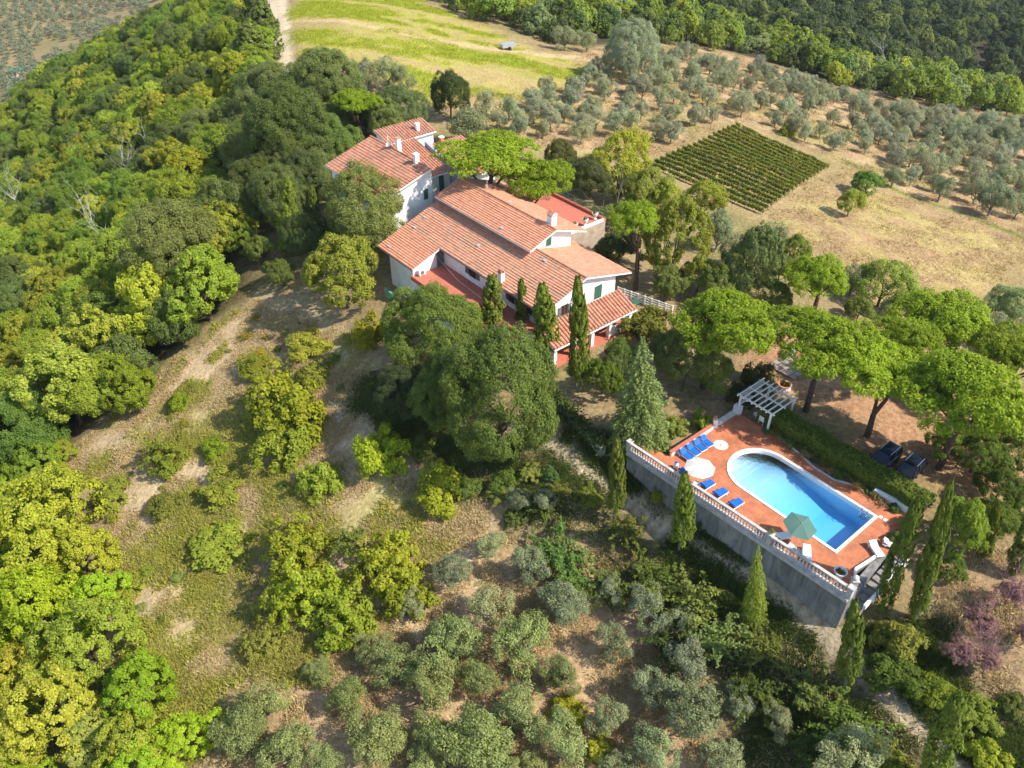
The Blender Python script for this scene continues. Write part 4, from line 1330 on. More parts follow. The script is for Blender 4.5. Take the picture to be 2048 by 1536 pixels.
EXPL = [(o.location.x, o.location.y, (o.dimensions.x or 4)) for o in sc.objects if o.parent is None and o.get('category') in ('tree', 'cypress', 'conifer')]
EXPL = np.array([(o.location.x, o.location.y) for o in sc.objects if o.parent is None and o.get('category') in ('tree', 'cypress', 'conifer')])


def free(p, r):
    return ((EXPL - p[:2]) ** 2).sum(-1).min() > r * r


WOOD = [(-90, 330), (0, 235), (150, 110), (330, 10), (360, -40), (480, -40), (500, 60), (470, 110), (560, 150), (520, 250), (470, 330), (480, 460), (500, 560), (430, 650), (320, 760), (240, 830), (120, 930), (-90, 1010)]
pts, px = scatter(WOOD, 5.4, 3, (-150, 10), (40, 330))
n_w = 0
KINDS = [('broad', (.25, .31, .045), 'light green broadleaf tree of the dense left wood', 'broadleaf_tree'),
         ('broad', (.17, .24, .045), 'mid green broadleaf tree of the dense left wood', 'oak_tree'),
         ('tuft', (.32, .34, .05), 'yellow green broadleaf tree of the dense left wood', 'chestnut_tree'),
         ('broad', (.14, .175, .06), 'dark dull green tree of the dense left wood', 'holm_oak')]
cnt = 0
for p, q in sorted(zip(pts.tolist(), px.tolist()), key=lambda a: math.dist(a[0], (0, 0, 48))):
    if cnt >= 560: break
    if not free(np.array(p), 2.6): continue
    n = float(fbm(np.array(p[0] / 18), np.array(p[1] / 18), 61, 3))
    wts = [5, 3, 4 if n > .5 else 1, 1.5 if n > .45 else 4]
    kind, c, lab, nm = pick(KINDS, wts)
    plant(kind, p, rnd.uniform(.78, 1.2), color=c, name=nm, label=lab, group=lab.replace('tree', 'trees'), parts=False)
    cnt += 1

HO = [(480, 300), (560, 200), (640, 250), (690, 330), (650, 400), (600, 440), (540, 470), (480, 440)]
for i, poly in enumerate((HO, [(585, 190), (700, 215), (840, 285), (760, 300), (650, 270)])):
    pts, px = scatter(poly, 5.0, 14 + i, (-70, 10), (70, 200))
    for p in pts.tolist():
        if not free(np.array(p), 2.0): continue
        plant('holm', p, rnd.uniform(.5, .75), color=pick([(.145, .18, .06), (.175, .20, .075), (.11, .145, .05)], [3, 2, 2]), name='holm_oak', label='oak of the dark belt left of and behind the old house', group='oaks of the dark belt round the old house', parts=False)

SW = [(-90, 960), (60, 985), (130, 1060), (170, 1160), (230, 1330), (310, 1440), (320, 1590), (-90, 1620)]
pts, px = scatter(SW, 4.6, 4, (-80, 10), (10, 90))
for p in pts.tolist():
    if not free(np.array(p), 2.2): continue
    c = pick([(.33, .37, .035), (.40, .39, .035), (.25, .34, .03)], [3, 2, 2])
    plant('tuft', p, rnd.uniform(.5, .85), color=c, name='chestnut_tree', label='smaller yellow green tree filling the bottom left wood', group='smaller trees of the bottom left wood', parts=False)

# low growth of the clearing
pts, px = scatter([(520, 620), (640, 660), (700, 760), (640, 1000), (560, 1060), (420, 1300), (330, 1350), (250, 1250), (210, 1080), (150, 960), (330, 790), (430, 700)], 2.6, 21, (-60, 5), (25, 90), .5)
for p in pts.tolist():
    if rnd.random() > .42: continue
    plant(pick(['bush', 'frond', 'spiky'], [3, 1, 1]), p, rnd.uniform(.22, .5), color=pick([(.29, .32, .045), (.24, .29, .045), (.34, .33, .09), (.20, .25, .06)], [3, 2, 2, 1]), name='low_bush', label='low bushy growth scattered over the sloping clearing', group='low growth of the clearing', parts=False, cat='bush', sz=rnd.uniform(.6, 1))

# tree line behind the green field and at the border of the far wood
LINE = [(880, 20), (1000, 55), (1100, 85), (1200, 95), (1230, 60), (1330, 90), (1420, 100), (1560, 130), (1700, 178), (1860, 215), (2070, 245), (2070, 195), (1850, 165), (1650, 125), (1400, 50), (1200, 20), (1000, -10), (900, -25)]
pts, px = scatter(LINE, 6.2, 5, (-40, 260), (120, 330))
for p, q in zip(pts.tolist(), px.tolist()):
    if not free(np.array(p), 3): continue
    c, lab = pick([((.20, .26, .05), 'green tree in the front line of the far wood'), ((.28, .32, .05), 'yellow green tree in the front line of the far wood'), ((.12, .16, .06), 'dark tree in the front line of the far wood'), ((.24, .28, .14), 'greyish tree in the front line of the far wood')], [4, 2.5, 3, 1])
    p[2] -= 1.6
    plant('far', p, rnd.uniform(.7, 1.35), color=c, name='woodland_tree', label=lab, group=lab.replace('tree in', 'trees in'), parts=False, cat='tree')

# the far wood itself reads as one mass
FARP = [(880, -130), (1000, -18), (1200, 12), (1400, 45), (1650, 118), (1850, 158), (2100, 205), (2250, 240), (2250, -150)]
pts, px = scatter(FARP, 6.4, 6, (-80, 420), (150, 620), .75)
rng = np.random.default_rng(9)
src = [np.array([v.co[:] for v in ST['far'][0][k][0].vertices]) for k in range(4)]
for tone, cc, nm, lab in [(0, (.115, .155, .06), 'far_wood', 'dark green wood covering the far hillside'), (1, (.19, .235, .06), 'far_wood', 'lighter crowns mixed into the far hillside wood')]:
    VV = []
    for p in pts:
        if (rng.random() < .33) != bool(tone): continue
        a, s = rng.uniform(0, 6.28), rng.uniform(.65, 1.4)
        M = np.array([[math.cos(a), -math.sin(a), 0], [math.sin(a), math.cos(a), 0], [0, 0, rng.uniform(.9, 1.2)]]) * s
        VV.append(src[rng.integers(4)] @ M.T + p)
    o = tag(link(bpy.data.objects.new(nm, quads_mesh(nm, np.concatenate(VV), [M_LEAF]))), lab, 'wood', kind='stuff')
    o.color = (*cc, 1)

# olives on the hillside behind the house
GROVE = [(1000, 215), (1080, 200), (1180, 150), (1270, 120), (1420, 115), (1560, 145), (1700, 190), (1860, 228), (2080, 262), (2080, 430), (1960, 415), (1800, 380), (1690, 325), (1640, 300), (1480, 235), (1330, 295), (1180, 300), (1060, 290), (930, 240)]
pts, px = scatter(GROVE, 5.0, 7, (-10, 240), (80, 300), .33)
cnt = 0
for p, q in sorted(zip(pts.tolist(), px.tolist()), key=lambda a: math.dist(a[0], (0, 0, 48))):
    dens = 1.0 if q[0] > 1780 or q[0] < 1300 else .8
    if rnd.random() > dens or not free(np.array(p), 2.6) or cnt > 236: continue
    if q[0] < 1300: lab, g = 'olive tree in the loose group between green field and umbrella pines', 'olive trees between field and pines'
    elif q[0] > 1750: lab, g = 'olive tree in the dense right part of the hillside grove', 'olive trees of the dense right hillside'
    else: lab, g = 'olive tree in the open hillside grove above the vineyard', 'olive trees of the open hillside'
    plant('olive', p, rnd.uniform(.6, 1.0) * (1.15 if q[0] > 1780 else 1), color=(.31, .335, .19), name='olive_tree', label=lab, group=g, parts=False, sz=rnd.uniform(1.0, 1.25))
    cnt += 1
for px_, py_, w, lab in [(1790, 350, 42, 'olive tree standing right of the dark green fig tree'), (1885, 375, 52, 'round olive tree at the upper border of the dry meadow'), (1990, 395, 70, 'wide olive tree near the right edge above the meadow'), (2040, 410, 50, 'olive tree cut by the right edge above the meadow'), (735, 145, 60, 'silvery olive tree left of the dark upright oak'), (775, 140, 60, 'silvery olive tree at the near border of the green field'), (805, 155, 50, 'small olive tree at the near border of the green field'), (1130, 75, 44, 'olive tree at the far corner of the green field'), (1175, 80, 40, 'olive tree left of the tall silvery tree')]:
    crown_at('olive', px_, py_, w, 1.1, name='olive_tree', label=lab, color=OLV, parts=True)

# distant olive grove in the valley, far left
FG = [(-60, 20), (0, -30), (345, -60), (330, 5), (150, 105), (0, 225), (-60, 260)]
pts, px = scatter(FG, 6.5, 8, (-520, -20), (260, 760), .3)
srco = [np.array([v.co[:] for v in ST['small_olive'][0][k][0].vertices]) for k in range(3)]
VV = []
for p in pts:
    if fbm(np.array(p[0] / 30), np.array(p[1] / 30), 71, 2) < .36: continue
    s = rng.uniform(.8, 1.25)
    VV.append(srco[rng.integers(3)] * s + p)
o = tag(link(bpy.data.objects.new('distant_olive_grove', quads_mesh('distant_olive_grove', np.concatenate(VV), [M_LEAFO]))), 'pale olive grove in the valley far behind the left wood', 'olive grove', kind='stuff')
o.color = (.26, .29, .18, 1)

# ---------------------------------------------------------------- vineyard
vr = random.Random(5)
A, B, C, D = [ground_hit(*q) for q in ((1471, 255), (1655, 338), (1525, 428), (1297, 333))]
M_POST = noise_mat('vine_post', (.28, .22, .16), (.42, .36, .28), 5, .9)
NR = 18
for k in range(NR):
    t = k / (NR - 1)
    a, b = A + (D - A) * t, B + (C - B) * t
    rng = np.random.default_rng(300 + k)
    L = np.linalg.norm(b - a)
    m = int(L * 210)
    s = rng.uniform(0, 1, m)
    gapn = vnoise(s * L / 1.2, np.full(m, k * 3.3), 8)
    keep = gapn > .07
    s = s[keep]
    m = len(s)
    x = a[0] + (b[0] - a[0]) * s + rng.normal(size=m) * .10
    y = a[1] + (b[1] - a[1]) * s + rng.normal(size=m) * .10
    P = np.stack([x, y, ground(x, y) + .22 + rng.uniform(0, 1, m) ** .8 * (.55 + .25 * vnoise(s * L / .8, np.full(m, k * 7.1), 4))], -1)
    V = leaf_arrays(rng, P - a, rng.normal(size=(m, 3)) + np.array([0, 0, .4]), .22 * rng.uniform(.6, 1.3, m), .7)
    r = thing('vine_row', 'vine row of the square vineyard, %s from the far side' % (['first', 'second', 'third', 'fourth', 'fifth', 'sixth', 'seventh', 'eighth', 'ninth', 'tenth', 'eleventh', 'twelfth', 'thirteenth', 'fourteenth', 'fifteenth', 'sixteenth', 'seventeenth', 'last'][k]), 'vine row', a, 0, 'vine rows of the vineyard')
    f = link(bpy.data.objects.new('foliage', quads_mesh('foliage', V, [M_LEAF])), r)
    f.color = (.215 + .05 * vr.random(), .28, .042, 1)
    for q in np.linspace(0, 1, 8):
        pb = a + (b - a) * q
        gz = float(ground(pb[0], pb[1]))
        mb = MB()
        l = pb - a
        mb.tube([(l[0], l[1], gz - a[2] - .2), (l[0], l[1], gz - a[2] + 1.15)], .04, 5)
        mb.build('post', M_POST, r)

# ================================================================ the villa and the old house (local axes: u along the ridges, v across)
class HB(MB):
    """mesh builder fed with (u, v, z)"""
    def add(self, pts, m=0):
        self.face([(p[0], -p[1], p[2]) for p in pts], m)

    def ubox(self, u0, u1, v0, v1, z0, z1, m=0):
        self.box(u0, u1, -v1, -v0, z0, z1, m)

    def extrude_u(self, poly, u0, u1, m=0):
        n = len(poly)
        a = [(u0, -v, z) for v, z in poly]
        b = [(u1, -v, z) for v, z in poly]
        self.face(a, m)
        self.face(b[::-1], m)
        for k in range(n):
            k2 = (k + 1) % n
            self.face([a[k2], a[k], b[k], b[k2]], m)

    def extrude_v(self, poly, v0, v1, m=0):
        n = len(poly)
        a = [(u, -v0, z) for u, z in poly]
        b = [(u, -v1, z) for u, z in poly]
        self.face(a[::-1], m)
        self.face(b, m)
        for k in range(n):
            k2 = (k + 1) % n
            self.face([a[k], a[k2], b[k2], b[k]], m)


def tile_mat(name, cols, weather=.35, wcol=(.33, .24, .17), du=.24, dv=.29, seedv=0.0):
    m, nt, p = new_mat(name)
    tc = N(nt, 'ShaderNodeTexCoord')
    vm = N(nt, 'ShaderNodeVectorMath', operation='MULTIPLY')
    vm.inputs[1].default_value = (1 / du, 1 / dv, 0)
    nt.links.new(tc.outputs['Object'], vm.inputs[0])
    fl = N(nt, 'ShaderNodeVectorMath', operation='FLOOR')
    nt.links.new(vm.outputs[0], fl.inputs[0])
    wn = N(nt, 'ShaderNodeTexWhiteNoise', noise_dimensions='2D')
    nt.links.new(fl.outputs[0], wn.inputs['Vector'])
    ra = N(nt, 'ShaderNodeValToRGB')
    ra.color_ramp.elements[0].color, ra.color_ramp.elements[1].color = (*cols[0], 1), (*cols[-1], 1)
    for i, c in enumerate(cols[1:-1]):
        e = ra.color_ramp.elements.new((i + 1) / (len(cols) - 1))
        e.color = (*c, 1)
    nt.links.new(wn.outputs['Value'], ra.inputs['Fac'])
    no = N(nt, 'ShaderNodeTexNoise', Scale=.55, Detail=7.0, Roughness=.65)
    nt.links.new(tc.outputs['Object'], no.inputs['Vector'])
    mr = N(nt, 'ShaderNodeMapRange')
    mr.inputs[1].default_value, mr.inputs[2].default_value, mr.inputs[4].default_value = .46, .68, weather
    nt.links.new(no.outputs['Fac'], mr.inputs[0])
    mx = N(nt, 'ShaderNodeMix', data_type='RGBA')
    nt.links.new(mr.outputs[0], mx.inputs['Factor'])
    nt.links.new(ra.outputs['Color'], mx.inputs[6])
    mx.inputs[7].default_value = (*wcol, 1)
    nt.links.new(mx.outputs[2], p.inputs['Base Color'])
    n2 = N(nt, 'ShaderNodeTexNoise', Scale=9.0, Detail=4.0)
    nt.links.new(tc.outputs['Object'], n2.inputs['Vector'])
    b = N(nt, 'ShaderNodeBump', Strength=.35, Distance=.05)
    nt.links.new(n2.outputs['Fac'], b.inputs['Height'])
    nt.links.new(b.outputs['Normal'], p.inputs['Normal'])
    p.inputs['Roughness'].default_value = .85
    p.inputs['Specular IOR Level'].default_value = .2
    return m


M_TILE = tile_mat('roof_tile_orange', [(.46, .19, .105), (.54, .24, .14), (.60, .285, .175), (.49, .215, .12)], .3, (.38, .23, .15))
M_TILEW = tile_mat('roof_tile_weathered', [(.43, .19, .11), (.53, .25, .15), (.57, .29, .185), (.40, .195, .12)], .6, (.34, .235, .15), seedv=1)
M_TILEO = tile_mat('roof_tile_old', [(.34, .14, .085), (.47, .20, .125), (.53, .25, .16), (.40, .17, .105)], .7, (.27, .17, .11), dv=.45)
M_WALL = noise_mat('white_render', (.66, .65, .62), (.84, .83, .80), .7, .9, bump=.15, bscale=14, detail=10)
M_TRIM = noise_mat('white_trim', (.72, .70, .66), (.82, .80, .76), 3, .8)
M_TERR = noise_mat('red_terrace_tile', (.42, .12, .075), (.50, .16, .10), 3, .7, bump=.1)
M_GREEN = noise_mat('green_shutter', (.03, .10, .07), (.05, .13, .09), 6, .6)
M_GREY = noise_mat('grey_shutter', (.10, .115, .12), (.14, .155, .16), 6, .6)
M_FRAME = noise_mat('brown_frame', (.12, .06, .04), (.18, .09, .06), 6, .6)
M_GLASS_SLOT, nt, p = new_mat('dark_glass_and_slot_shade')
p.inputs['Base Color'].default_value = (.02, .02, .025, 1)
p.inputs['Roughness'].default_value = .08
M_CLAY = noise_mat('clay_pot', (.42, .17, .10), (.55, .25, .16), 8, .8)
M_METAL = noise_mat('galvanised_metal', (.45, .46, .47), (.6, .61, .62), 6, .45, metallic=.6)
M_WHITEP = noise_mat('white_plastic', (.78, .78, .77), (.84, .84, .83), 4, .4)
M_GUT_SHADE = noise_mat('grey_flashing_and_wall_shade', (.28, .30, .34), (.36, .38, .42), 4, .6)  # lead flashings, and the painted shade of the old house parapet


def villa_root(name, label):
    return thing(name, label, 'house', (ORG[0], ORG[1], 0), HEAD)


def roof_slope(name, u0, u1, ve, ze, vr, zr, n, mat, parent, lift=.075, th=.16, mode='course'):
    """tiled slope: eave line at (ve, ze), top line at (vr, zr)"""
    hb = HB()
    if mode == 'course':
        rr = random.Random(int(u0 * 10 + ve * 7))
        nu = max(1, int((u1 - u0) / 1.9))
        for k in range(n):
            a, b = k / n, (k + 1) / n
            va, za, vb, zb = ve + (vr - ve) * a, ze + (zr - ze) * a, ve + (vr - ve) * b, ze + (zr - ze) * b
            for q in range(nu):
                ua, ub = u0 + (u1 - u0) * q / nu, u0 + (u1 - u0) * (q + 1) / nu
                l = lift * rr.uniform(.75, 1.25)
                hb.add([(ua, va, za + l), (ua, vb, zb + .008), (ub, vb, zb + .008), (ub, va, za + l)])
                hb.add([(ua, va, za), (ua, va, za + l), (ub, va, za + l), (ub, va, za)])
    T = [(u0, ve, ze), (u1, ve, ze), (u1, vr, zr), (u0, vr, zr)]
    hb.slab([(p[0], -p[1], p[2]) for p in T], th, 1, 1)
    return hb.build(name, [mat, M_TRIM], parent)


def roof_rows(name, A, B, C, D, n, mat, parent, h=.10, th=.14):
    """barrel tiles in rows running from the eave A-B up to the top edge D-C"""
    hb = HB()
    A, B, C, D = [np.array(p, float) for p in (A, B, C, D)]
    prof = [(0, 0), (.18, .8), (.36, 1), (.54, .8), (.72, 0)]
    ncr = 9
    up = np.array([0, 0, 1.0])
    for k in range(n):
        for (t0, h0), (t1, h1) in zip(prof, prof[1:] + [(1.0, 0)]):
            s0, s1 = (k + t0) / n, (k + t1) / n
            for c in range(ncr):
                a, b = c / ncr, (c + 1) / ncr
                P = lambda s, q, hh: (A + (B - A) * s) * (1 - q) + (D + (C - D) * s) * q + up * (hh * h + (.035 if hh else 0))
                hb.add([P(s0, a, h0) + up * .03, P(s1, a, h1) + up * .03, P(s1, b, h1), P(s0, b, h0)])
    hb.slab([(p[0], -p[1], p[2] - .005) for p in (A, B, C, D)], th, 1, 1)
    return hb.build(name, [mat, M_TRIM], parent)


def window(parent, axis, pos, a0, a1, z0, z1, shut=M_GREEN, closed=True, glass=True):
    """axis 'u': on a wall u = pos facing -u, a = v range; axis 'v': on a wall v = pos facing -v, a = u range"""
    def bx(hb, d0, d1, b0, b1, c0, c1, m=0):
        if axis == 'u': hb.ubox(pos - d1, pos - d0, b0, b1, c0, c1, m)
        else: hb.ubox(b0, b1, pos - d1, pos - d0, c0, c1, m)
    hb = HB()
    t = .07
    bx(hb, -.02, .02, a0, a1, z0, z1, 1)
    bx(hb, -.02, .05, a0 - t, a0, z0 - t, z1 + t)
    bx(hb, -.02, .05, a1, a1 + t, z0 - t, z1 + t)
    bx(hb, -.02, .05, a0, a1, z1, z1 + t)
    bx(hb, -.02, .09, a0, a1, z0 - t, z0)
    bx(hb, -.02, .045, (a0 + a1) / 2 - .03, (a0 + a1) / 2 + .03, z0, z1)
    w = hb.build('window', [M_FRAME if not closed else M_TRIM, M_GLASS_SLOT], parent)
    half = (a1 - a0) / 2
    for s in (0, 1):
        hs = HB()
        if closed: b0, b1 = a0 + half * s + .01, a0 + half * (s + 1) - .01
        else: b0, b1 = (a0 - half - t, a0 - t - .01) if s == 0 else (a1 + t + .01, a1 + half + t)
        bx(hs, .052, .085, b0, b1, z0, z1)
        nsl = 9
        for k in range(nsl):
            za = z0 + (z1 - z0) * (k + .2) / nsl
            bx(hs, .086, .10, b0 + .05, b1 - .05, za, za + (z1 - z0) / nsl * .55)
        hs.build('shutter', shut, w)
    return w


def chimney(roof, u, v, z0, w, d, h, mat=M_WALL, cap='tiles', name='chimney'):
    hb = HB()
    hb.ubox(u - w / 2, u + w / 2, v - d / 2, v + d / 2, z0 - .6, z0 + h)
    c = hb.build(name, mat, roof)
    k = HB()
    if cap == 'tiles':
        k.ubox(u - w / 2 + .08, u + w / 2 - .08, v - d / 2 + .08, v + d / 2 - .08, z0 + h, z0 + h + .2, 2)  # dark block fills the smoke opening; the shade inside is painted
        for s in (-1, 0, 1):
            for e in (-1, 1):
                k.ubox(u + s * w * .42 - .06, u + s * w * .42 + .06, v + e * d * .42 - .06, v + e * d * .42 + .06, z0 + h, z0 + h + .2, 1)
        zt = z0 + h + .2
        for s in (-1, 1):
            k.add([(u - w * .62, v + s * d * .62, zt), (u + w * .62, v + s * d * .62, zt), (u + w * .62, v, zt + .32), (u - w * .62, v, zt + .32)])
            k.add([(u + s * w * .62, v - d * .62, zt), (u + s * w * .62, v + d * .62, zt), (u + s * w * .62, v, zt + .32)], 1)
        k.add([(u - w * .62, v - d * .62, zt - .002), (u + w * .62, v - d * .62, zt - .002), (u + w * .62, v + d * .62, zt - .002), (u - w * .62, v + d * .62, zt - .002)], 1)
        k.build('chimney_cap', [M_TILE, mat, M_GLASS_SLOT], c)
    elif cap == 'pots':
        for s in (-1, 0, 1):
            for e in (-1, 1):
                k.ubox(u + s * w * .36 - .07, u + s * w * .36 + .07, v + e * d * .36 - .07, v + e * d * .36 + .07, z0 + h, z0 + h + .34)
        k.ubox(u - w * .6, u + w * .6, v - d * .3, v + d * .3, z0 + h + .343, z0 + h + .43)
        k.build('chimney_cap', [M_CLAY], c)
    else:
        k.ubox(u - w * .6, u + w * .6, v - d * .6, v + d * .6, z0 + h, z0 + h + .09)
        k.build('chimney_cap', [M_TRIM if cap == 'slab' else M_CLAY], c)
    return c


VIL = villa_root('villa', 'white villa with stepped orange tiled roofs, a porch and red terraces')
ZL = lambda v: 7.5 - .35 * (4.67 - v)       # lower front slope
ZB = lambda v: 7.5 - .27 * (v - 4.67)       # lower back slope
ZU = lambda v: 9.2 - .35 * abs(6.9 - v)

hb = HB()
hb.extrude_u([(-.2, -1), (-.2, ZL(-.2) - .18), (4.67, 7.3), (9.5, ZB(9.5) - .18), (9.5, -1)], 33.5, 50.5)
hb.build('wall', M_WALL, VIL, )
hb = HB()
hb.extrude_u([(-4.45, -1), (-4.45, ZL(-4.45) - .18), (3.4, ZL(3.4) - .2), (3.4, -1)], 50.35, 55.0)
hb.build('wall', M_WALL, VIL)
hb = HB()
hb.extrude_u([(4.1, 6.2), (4.1, ZU(4.1) - .18), (6.9, 9.0), (9.6, ZU(9.6) - .18), (9.6, 3)], 40.5, 56.2)
hb.build('wall', M_WALL, VIL)

rf1 = roof_slope('roof', 32.9, 57.05, -.92, ZL(-.92), 4.67, 7.5, 19, M_TILEW, VIL)
rf0 = roof_slope('roof', 50.0, 57.05, -4.66, ZL(-4.66), -.92, ZL(-.92), 13, M_TILE, VIL)
rf2 = roof_slope('roof', 32.9, 46.0, 11.2, ZB(11.2), 4.67, 7.5, 22, M_TILEW, VIL)
rf3 = roof_slope('roof', 39.9, 56.8, 3.33, ZU(3.33), 6.9, 9.2, 13, M_TILE, VIL)
rf4 = roof_slope('roof', 39.9, 56.8, 11.3, ZU(11.3), 6.9, 9.2, 16, M_TILE, VIL)
# ridge tiles
for (ua, ub, v, z, nm) in [(32.9, 40.5, 4.67, 7.55, rf1), (39.9, 56.8, 6.9, 9.25, rf3)]:
    hb = HB()
    k = int((ub - ua) / .42)
    for i in range(k):
        x = ua + (ub - ua) * i / k
        hb.tube([(x, -v, z - .02), (x + (ub - ua) / k * 1.05, -v, z + .015)], [.13, .11], 7)
    hb.build('ridge_tiles', M_TILE, nm)
# roof vents (small lead flashings)
for rfp, u, v, zf in [(rf0, 55.6, -4.0, ZL), (rf1, 55.9, 1.2, ZL), (rf1, 46.5, 1.6, ZL), (rf3, 45.4, 4.0, ZU), (rf4, 48.7, 7.9, ZU), (rf1, 38.4, 4.0, ZL), (rf1, 55.6, -.5, ZL)]:
    hb = HB()
    hb.ubox(u - .2, u + .2, v - .16, v + .16, zf(v) + .02, zf(v) + .11)
    hb.build('roof_vent', M_GUT_SHADE, rfp)
# gutters along the front eaves
for rfp, ua, ub, v in [(rf1, 32.9, 50.0, -1.0), (rf0, 50.0, 57.05, -4.74)]:
    hb = HB()
    hb.tube([(ua, -v, ZL(v) - .05), (ub, -v, ZL(v) - .05)], .06, 6)
    hb.build('gutter', M_FRAME, rfp)
hb = HB()
hb.tube([(50.3, 4.55, ZL(-4.5) - .1), (50.3, 4.55, 0)], .05, 6)
hb.build('downpipe', M_FRAME, VIL)
hb = HB()
hb.tube([(47.5, -3.5, 8.0), (47.5, -3.5, 6.9)], .04, 6)
hb.build('downpipe', M_GUT_SHADE, VIL)

window(VIL, 'u', 33.5, 6.45, 7.5, 4.0, 5.55)
window(VIL, 'u', 33.5, 1.95, 2.75, 3.95, 5.0, M_GREY, False)
window(VIL, 'u', 40.5, 5.98, 6.72, 7.35, 8.4, M_GREEN)
window(VIL, 'v', -.2, 44.6, 45.75, 3.95, 4.75, M_GREY, False)
window(VIL, 'v', -.2, 38.2, 39.0, 3.95, 4.75, M_GREY, False)
window(VIL, 'v', -.2, 35.0, 35.8, 3.95, 4.75, M_GREY, False)
hb = HB()
hb.ubox(50.29, 50.36, -1.25, -.3, 3.2, 5.1)
hb.build('door', M_GREY, VIL)

# big terrace before the main wall, with a parapet kerb
hb = HB()
hb.ubox(34.0, 50.34, -4.6, -.21, -1.2, 3.15, 1)
hb.ubox(34.0, 50.34, -4.6, -.21, 3.154, 3.2, 0)
hb.ubox(34.0, 50.34, -4.78, -4.602, 2.9, 3.42, 0)
hb.build('terrace', [M_TERR, M_WALL], VIL)
# clothes lines over it
hb = HB()
hb.tube([(50.3, .9, 4.8), (45, 1.35, 4.55), (40.2, 1.8, 4.75)], .007, 4)
hb.tube([(50.3, 1.3, 4.6), (45, 2.3, 4.35), (40.2, 2.8, 4.6)], .007, 4)
hb.build('clothes_line', M_TRIM, VIL)
# porch at the gable end
rp = roof_rows('porch_roof', (30.75, -1.3, 2.62), (30.75, 10.25, 2.62), (33.48, 10.25, 3.78), (33.48, -1.3, 3.78), 27, M_TILEO, VIL, h=.13)
hb = HB()
hb.ubox(30.9, 33.45, -1.0, 10.1, -.6, .32)
hb.build('porch_floor', M_TERR, VIL)
for v in (-.7, 1.9, 4.4, 6.95, 9.85):
    hb = HB()
    hb.ubox(31.25, 31.68, v - .2, v + .2, .32, 2.5)
    hb.build('porch_pillar', M_WALL, VIL)
hb = HB()
hb.ubox(31.3, 31.55, 7.2, 9.6, .32, .85)
for k in range(9): hb.ubox(31.36, 31.42, 7.3 + k * .26, 7.36 + k * .26, .85, 1.25)
hb.ubox(31.33, 31.47, 7.2, 9.6, 1.25, 1.32)
hb.build('porch_railing', M_TRIM, VIL)
hb = HB()
hb.ubox(33.0, 33.44, 2, 8.6, .33, 2.3)
hb.build('porch_door', M_FRAME, VIL)
# red roof terrace at the back
hb = HB()
hb.ubox(45.4, 56.0, 9.0, 20.0, -1, 3.95, 3)
hb.ubox(45.4, 56.0, 9.0, 20.0, 3.954, 4.0, 0)
hb.ubox(45.4, 56.0, 19.7, 20.06, 4.004, 4.32, 0)
hb.ubox(45.34, 45.6, 13.5, 19.69, 4.004, 4.3, 2)
hb.build('roof_terrace', [M_TERR, M_WALL, M_TRIM, noise_mat('ochre_render', (.30, .23, .17), (.44, .35, .27), 1.5, .9)], VIL)
hb = HB()
for k in range(12): hb.ubox(45.5 + k * .95, 45.56 + k * .95, 20.1, 20.15, 3.6, 5.0)
hb.ubox(45.4, 56.0, 20.11, 20.16, 4.95, 5.02)
hb.ubox(45.4, 56.0, 20.11, 20.16, 4.4, 4.46)
hb.build('railing', M_GREEN, VIL)
roof_rows('roof', (52.2, 15.2, 5.5), (59.2, 15.2, 5.5), (59.2, 11.35, 6.85), (52.2, 11.35, 6.85), 20, M_TILEO, VIL)
hb = HB()
hb.extrude_u([(11.4, -1), (11.4, 6.6), (14.8, 5.4), (14.8, -1)], 52.6, 58.8)
hb.build('wall', M_WALL, VIL)
# small red landing by the wing
hb = HB()
hb.ubox(52.2, 55.2, -6.1, -4.47, -1.6, .06, 0)
hb.build('landing', [M_TERR], VIL)
hb = HB()
hb.ubox(52.0, 53.7, -6.35, -6.12, -1.4, .9, 0)
hb.build('glazed_screen', [noise_mat('green_glazing', (.10, .30, .24), (.16, .38, .32), 2, .2)], VIL)

chimney(rf4, 41.35, 7.5, 8.95, .78, .72, 1.15)
chimney(rf1, 40.1, -.35, ZL(-.35), .52, .5, 1.0, cap='pots')
chimney(rf4, 56.9, 11.9, 6.6, .5, .5, .75, cap='slab')
chimney(rf4, 56.0, 12.1, 6.5, .5, .5, .75, cap='slab')
hb = HB()
hb.tube([(52.3, -7.5, 8.8), (52.3, -7.5, 12.4)], .04, 6)
for z, l in ((12.2, .5), (11.8, .65), (11.4, .4)):
    hb.tube([(52.3 - l, -7.5, z), (52.3 + l, -7.5, z)], .018, 4)
hb.tube([(52.3, -7.2, 12.0), (52.3, -7.9, 12.0)], .018, 4)
hb.ubox(52.18, 52.42, 7.3, 7.44, 9.4, 9.8)
hb.build('aerial', M_METAL, rf4)

# ---- old house behind
OLD = villa_root('old_house', 'older white house with weathered brown tiled roofs and four chimneys')
ZO = lambda v: 10 - .29 * (4.75 - v)
hb = HB()
hb.extrude_u([(-1.55, -1), (-1.55, ZO(-1.55) - .18), (4.75, 9.75), (5.2, 9.6), (5.2, -1)], 60, 72)
hb.build('wall', M_WALL, OLD)
hb = HB()
hb.extrude_v([(62.3, -1), (62.3, 7.55), (69.9, 9.3), (69.9, -1)], 5.22, 9.42)
hb.build('wall', M_WALL, OLD)
hb = HB()
hb.extrude_v([(60.2, -1), (60.2, 7.9), (67.5, 9.75), (67.5, -1)], 9.425, 9.9)
hb.build('parapet', M_GUT_SHADE, OLD)  # a white wall; its bluish shade is put into this grey
hb = HB()
hb.extrude_v([(60.4, -1), (60.4, 7.0), (68, 8.8), (68, -1)], 9.92, 15.0)
hb.build('wall', M_WALL, OLD)
hb = HB()
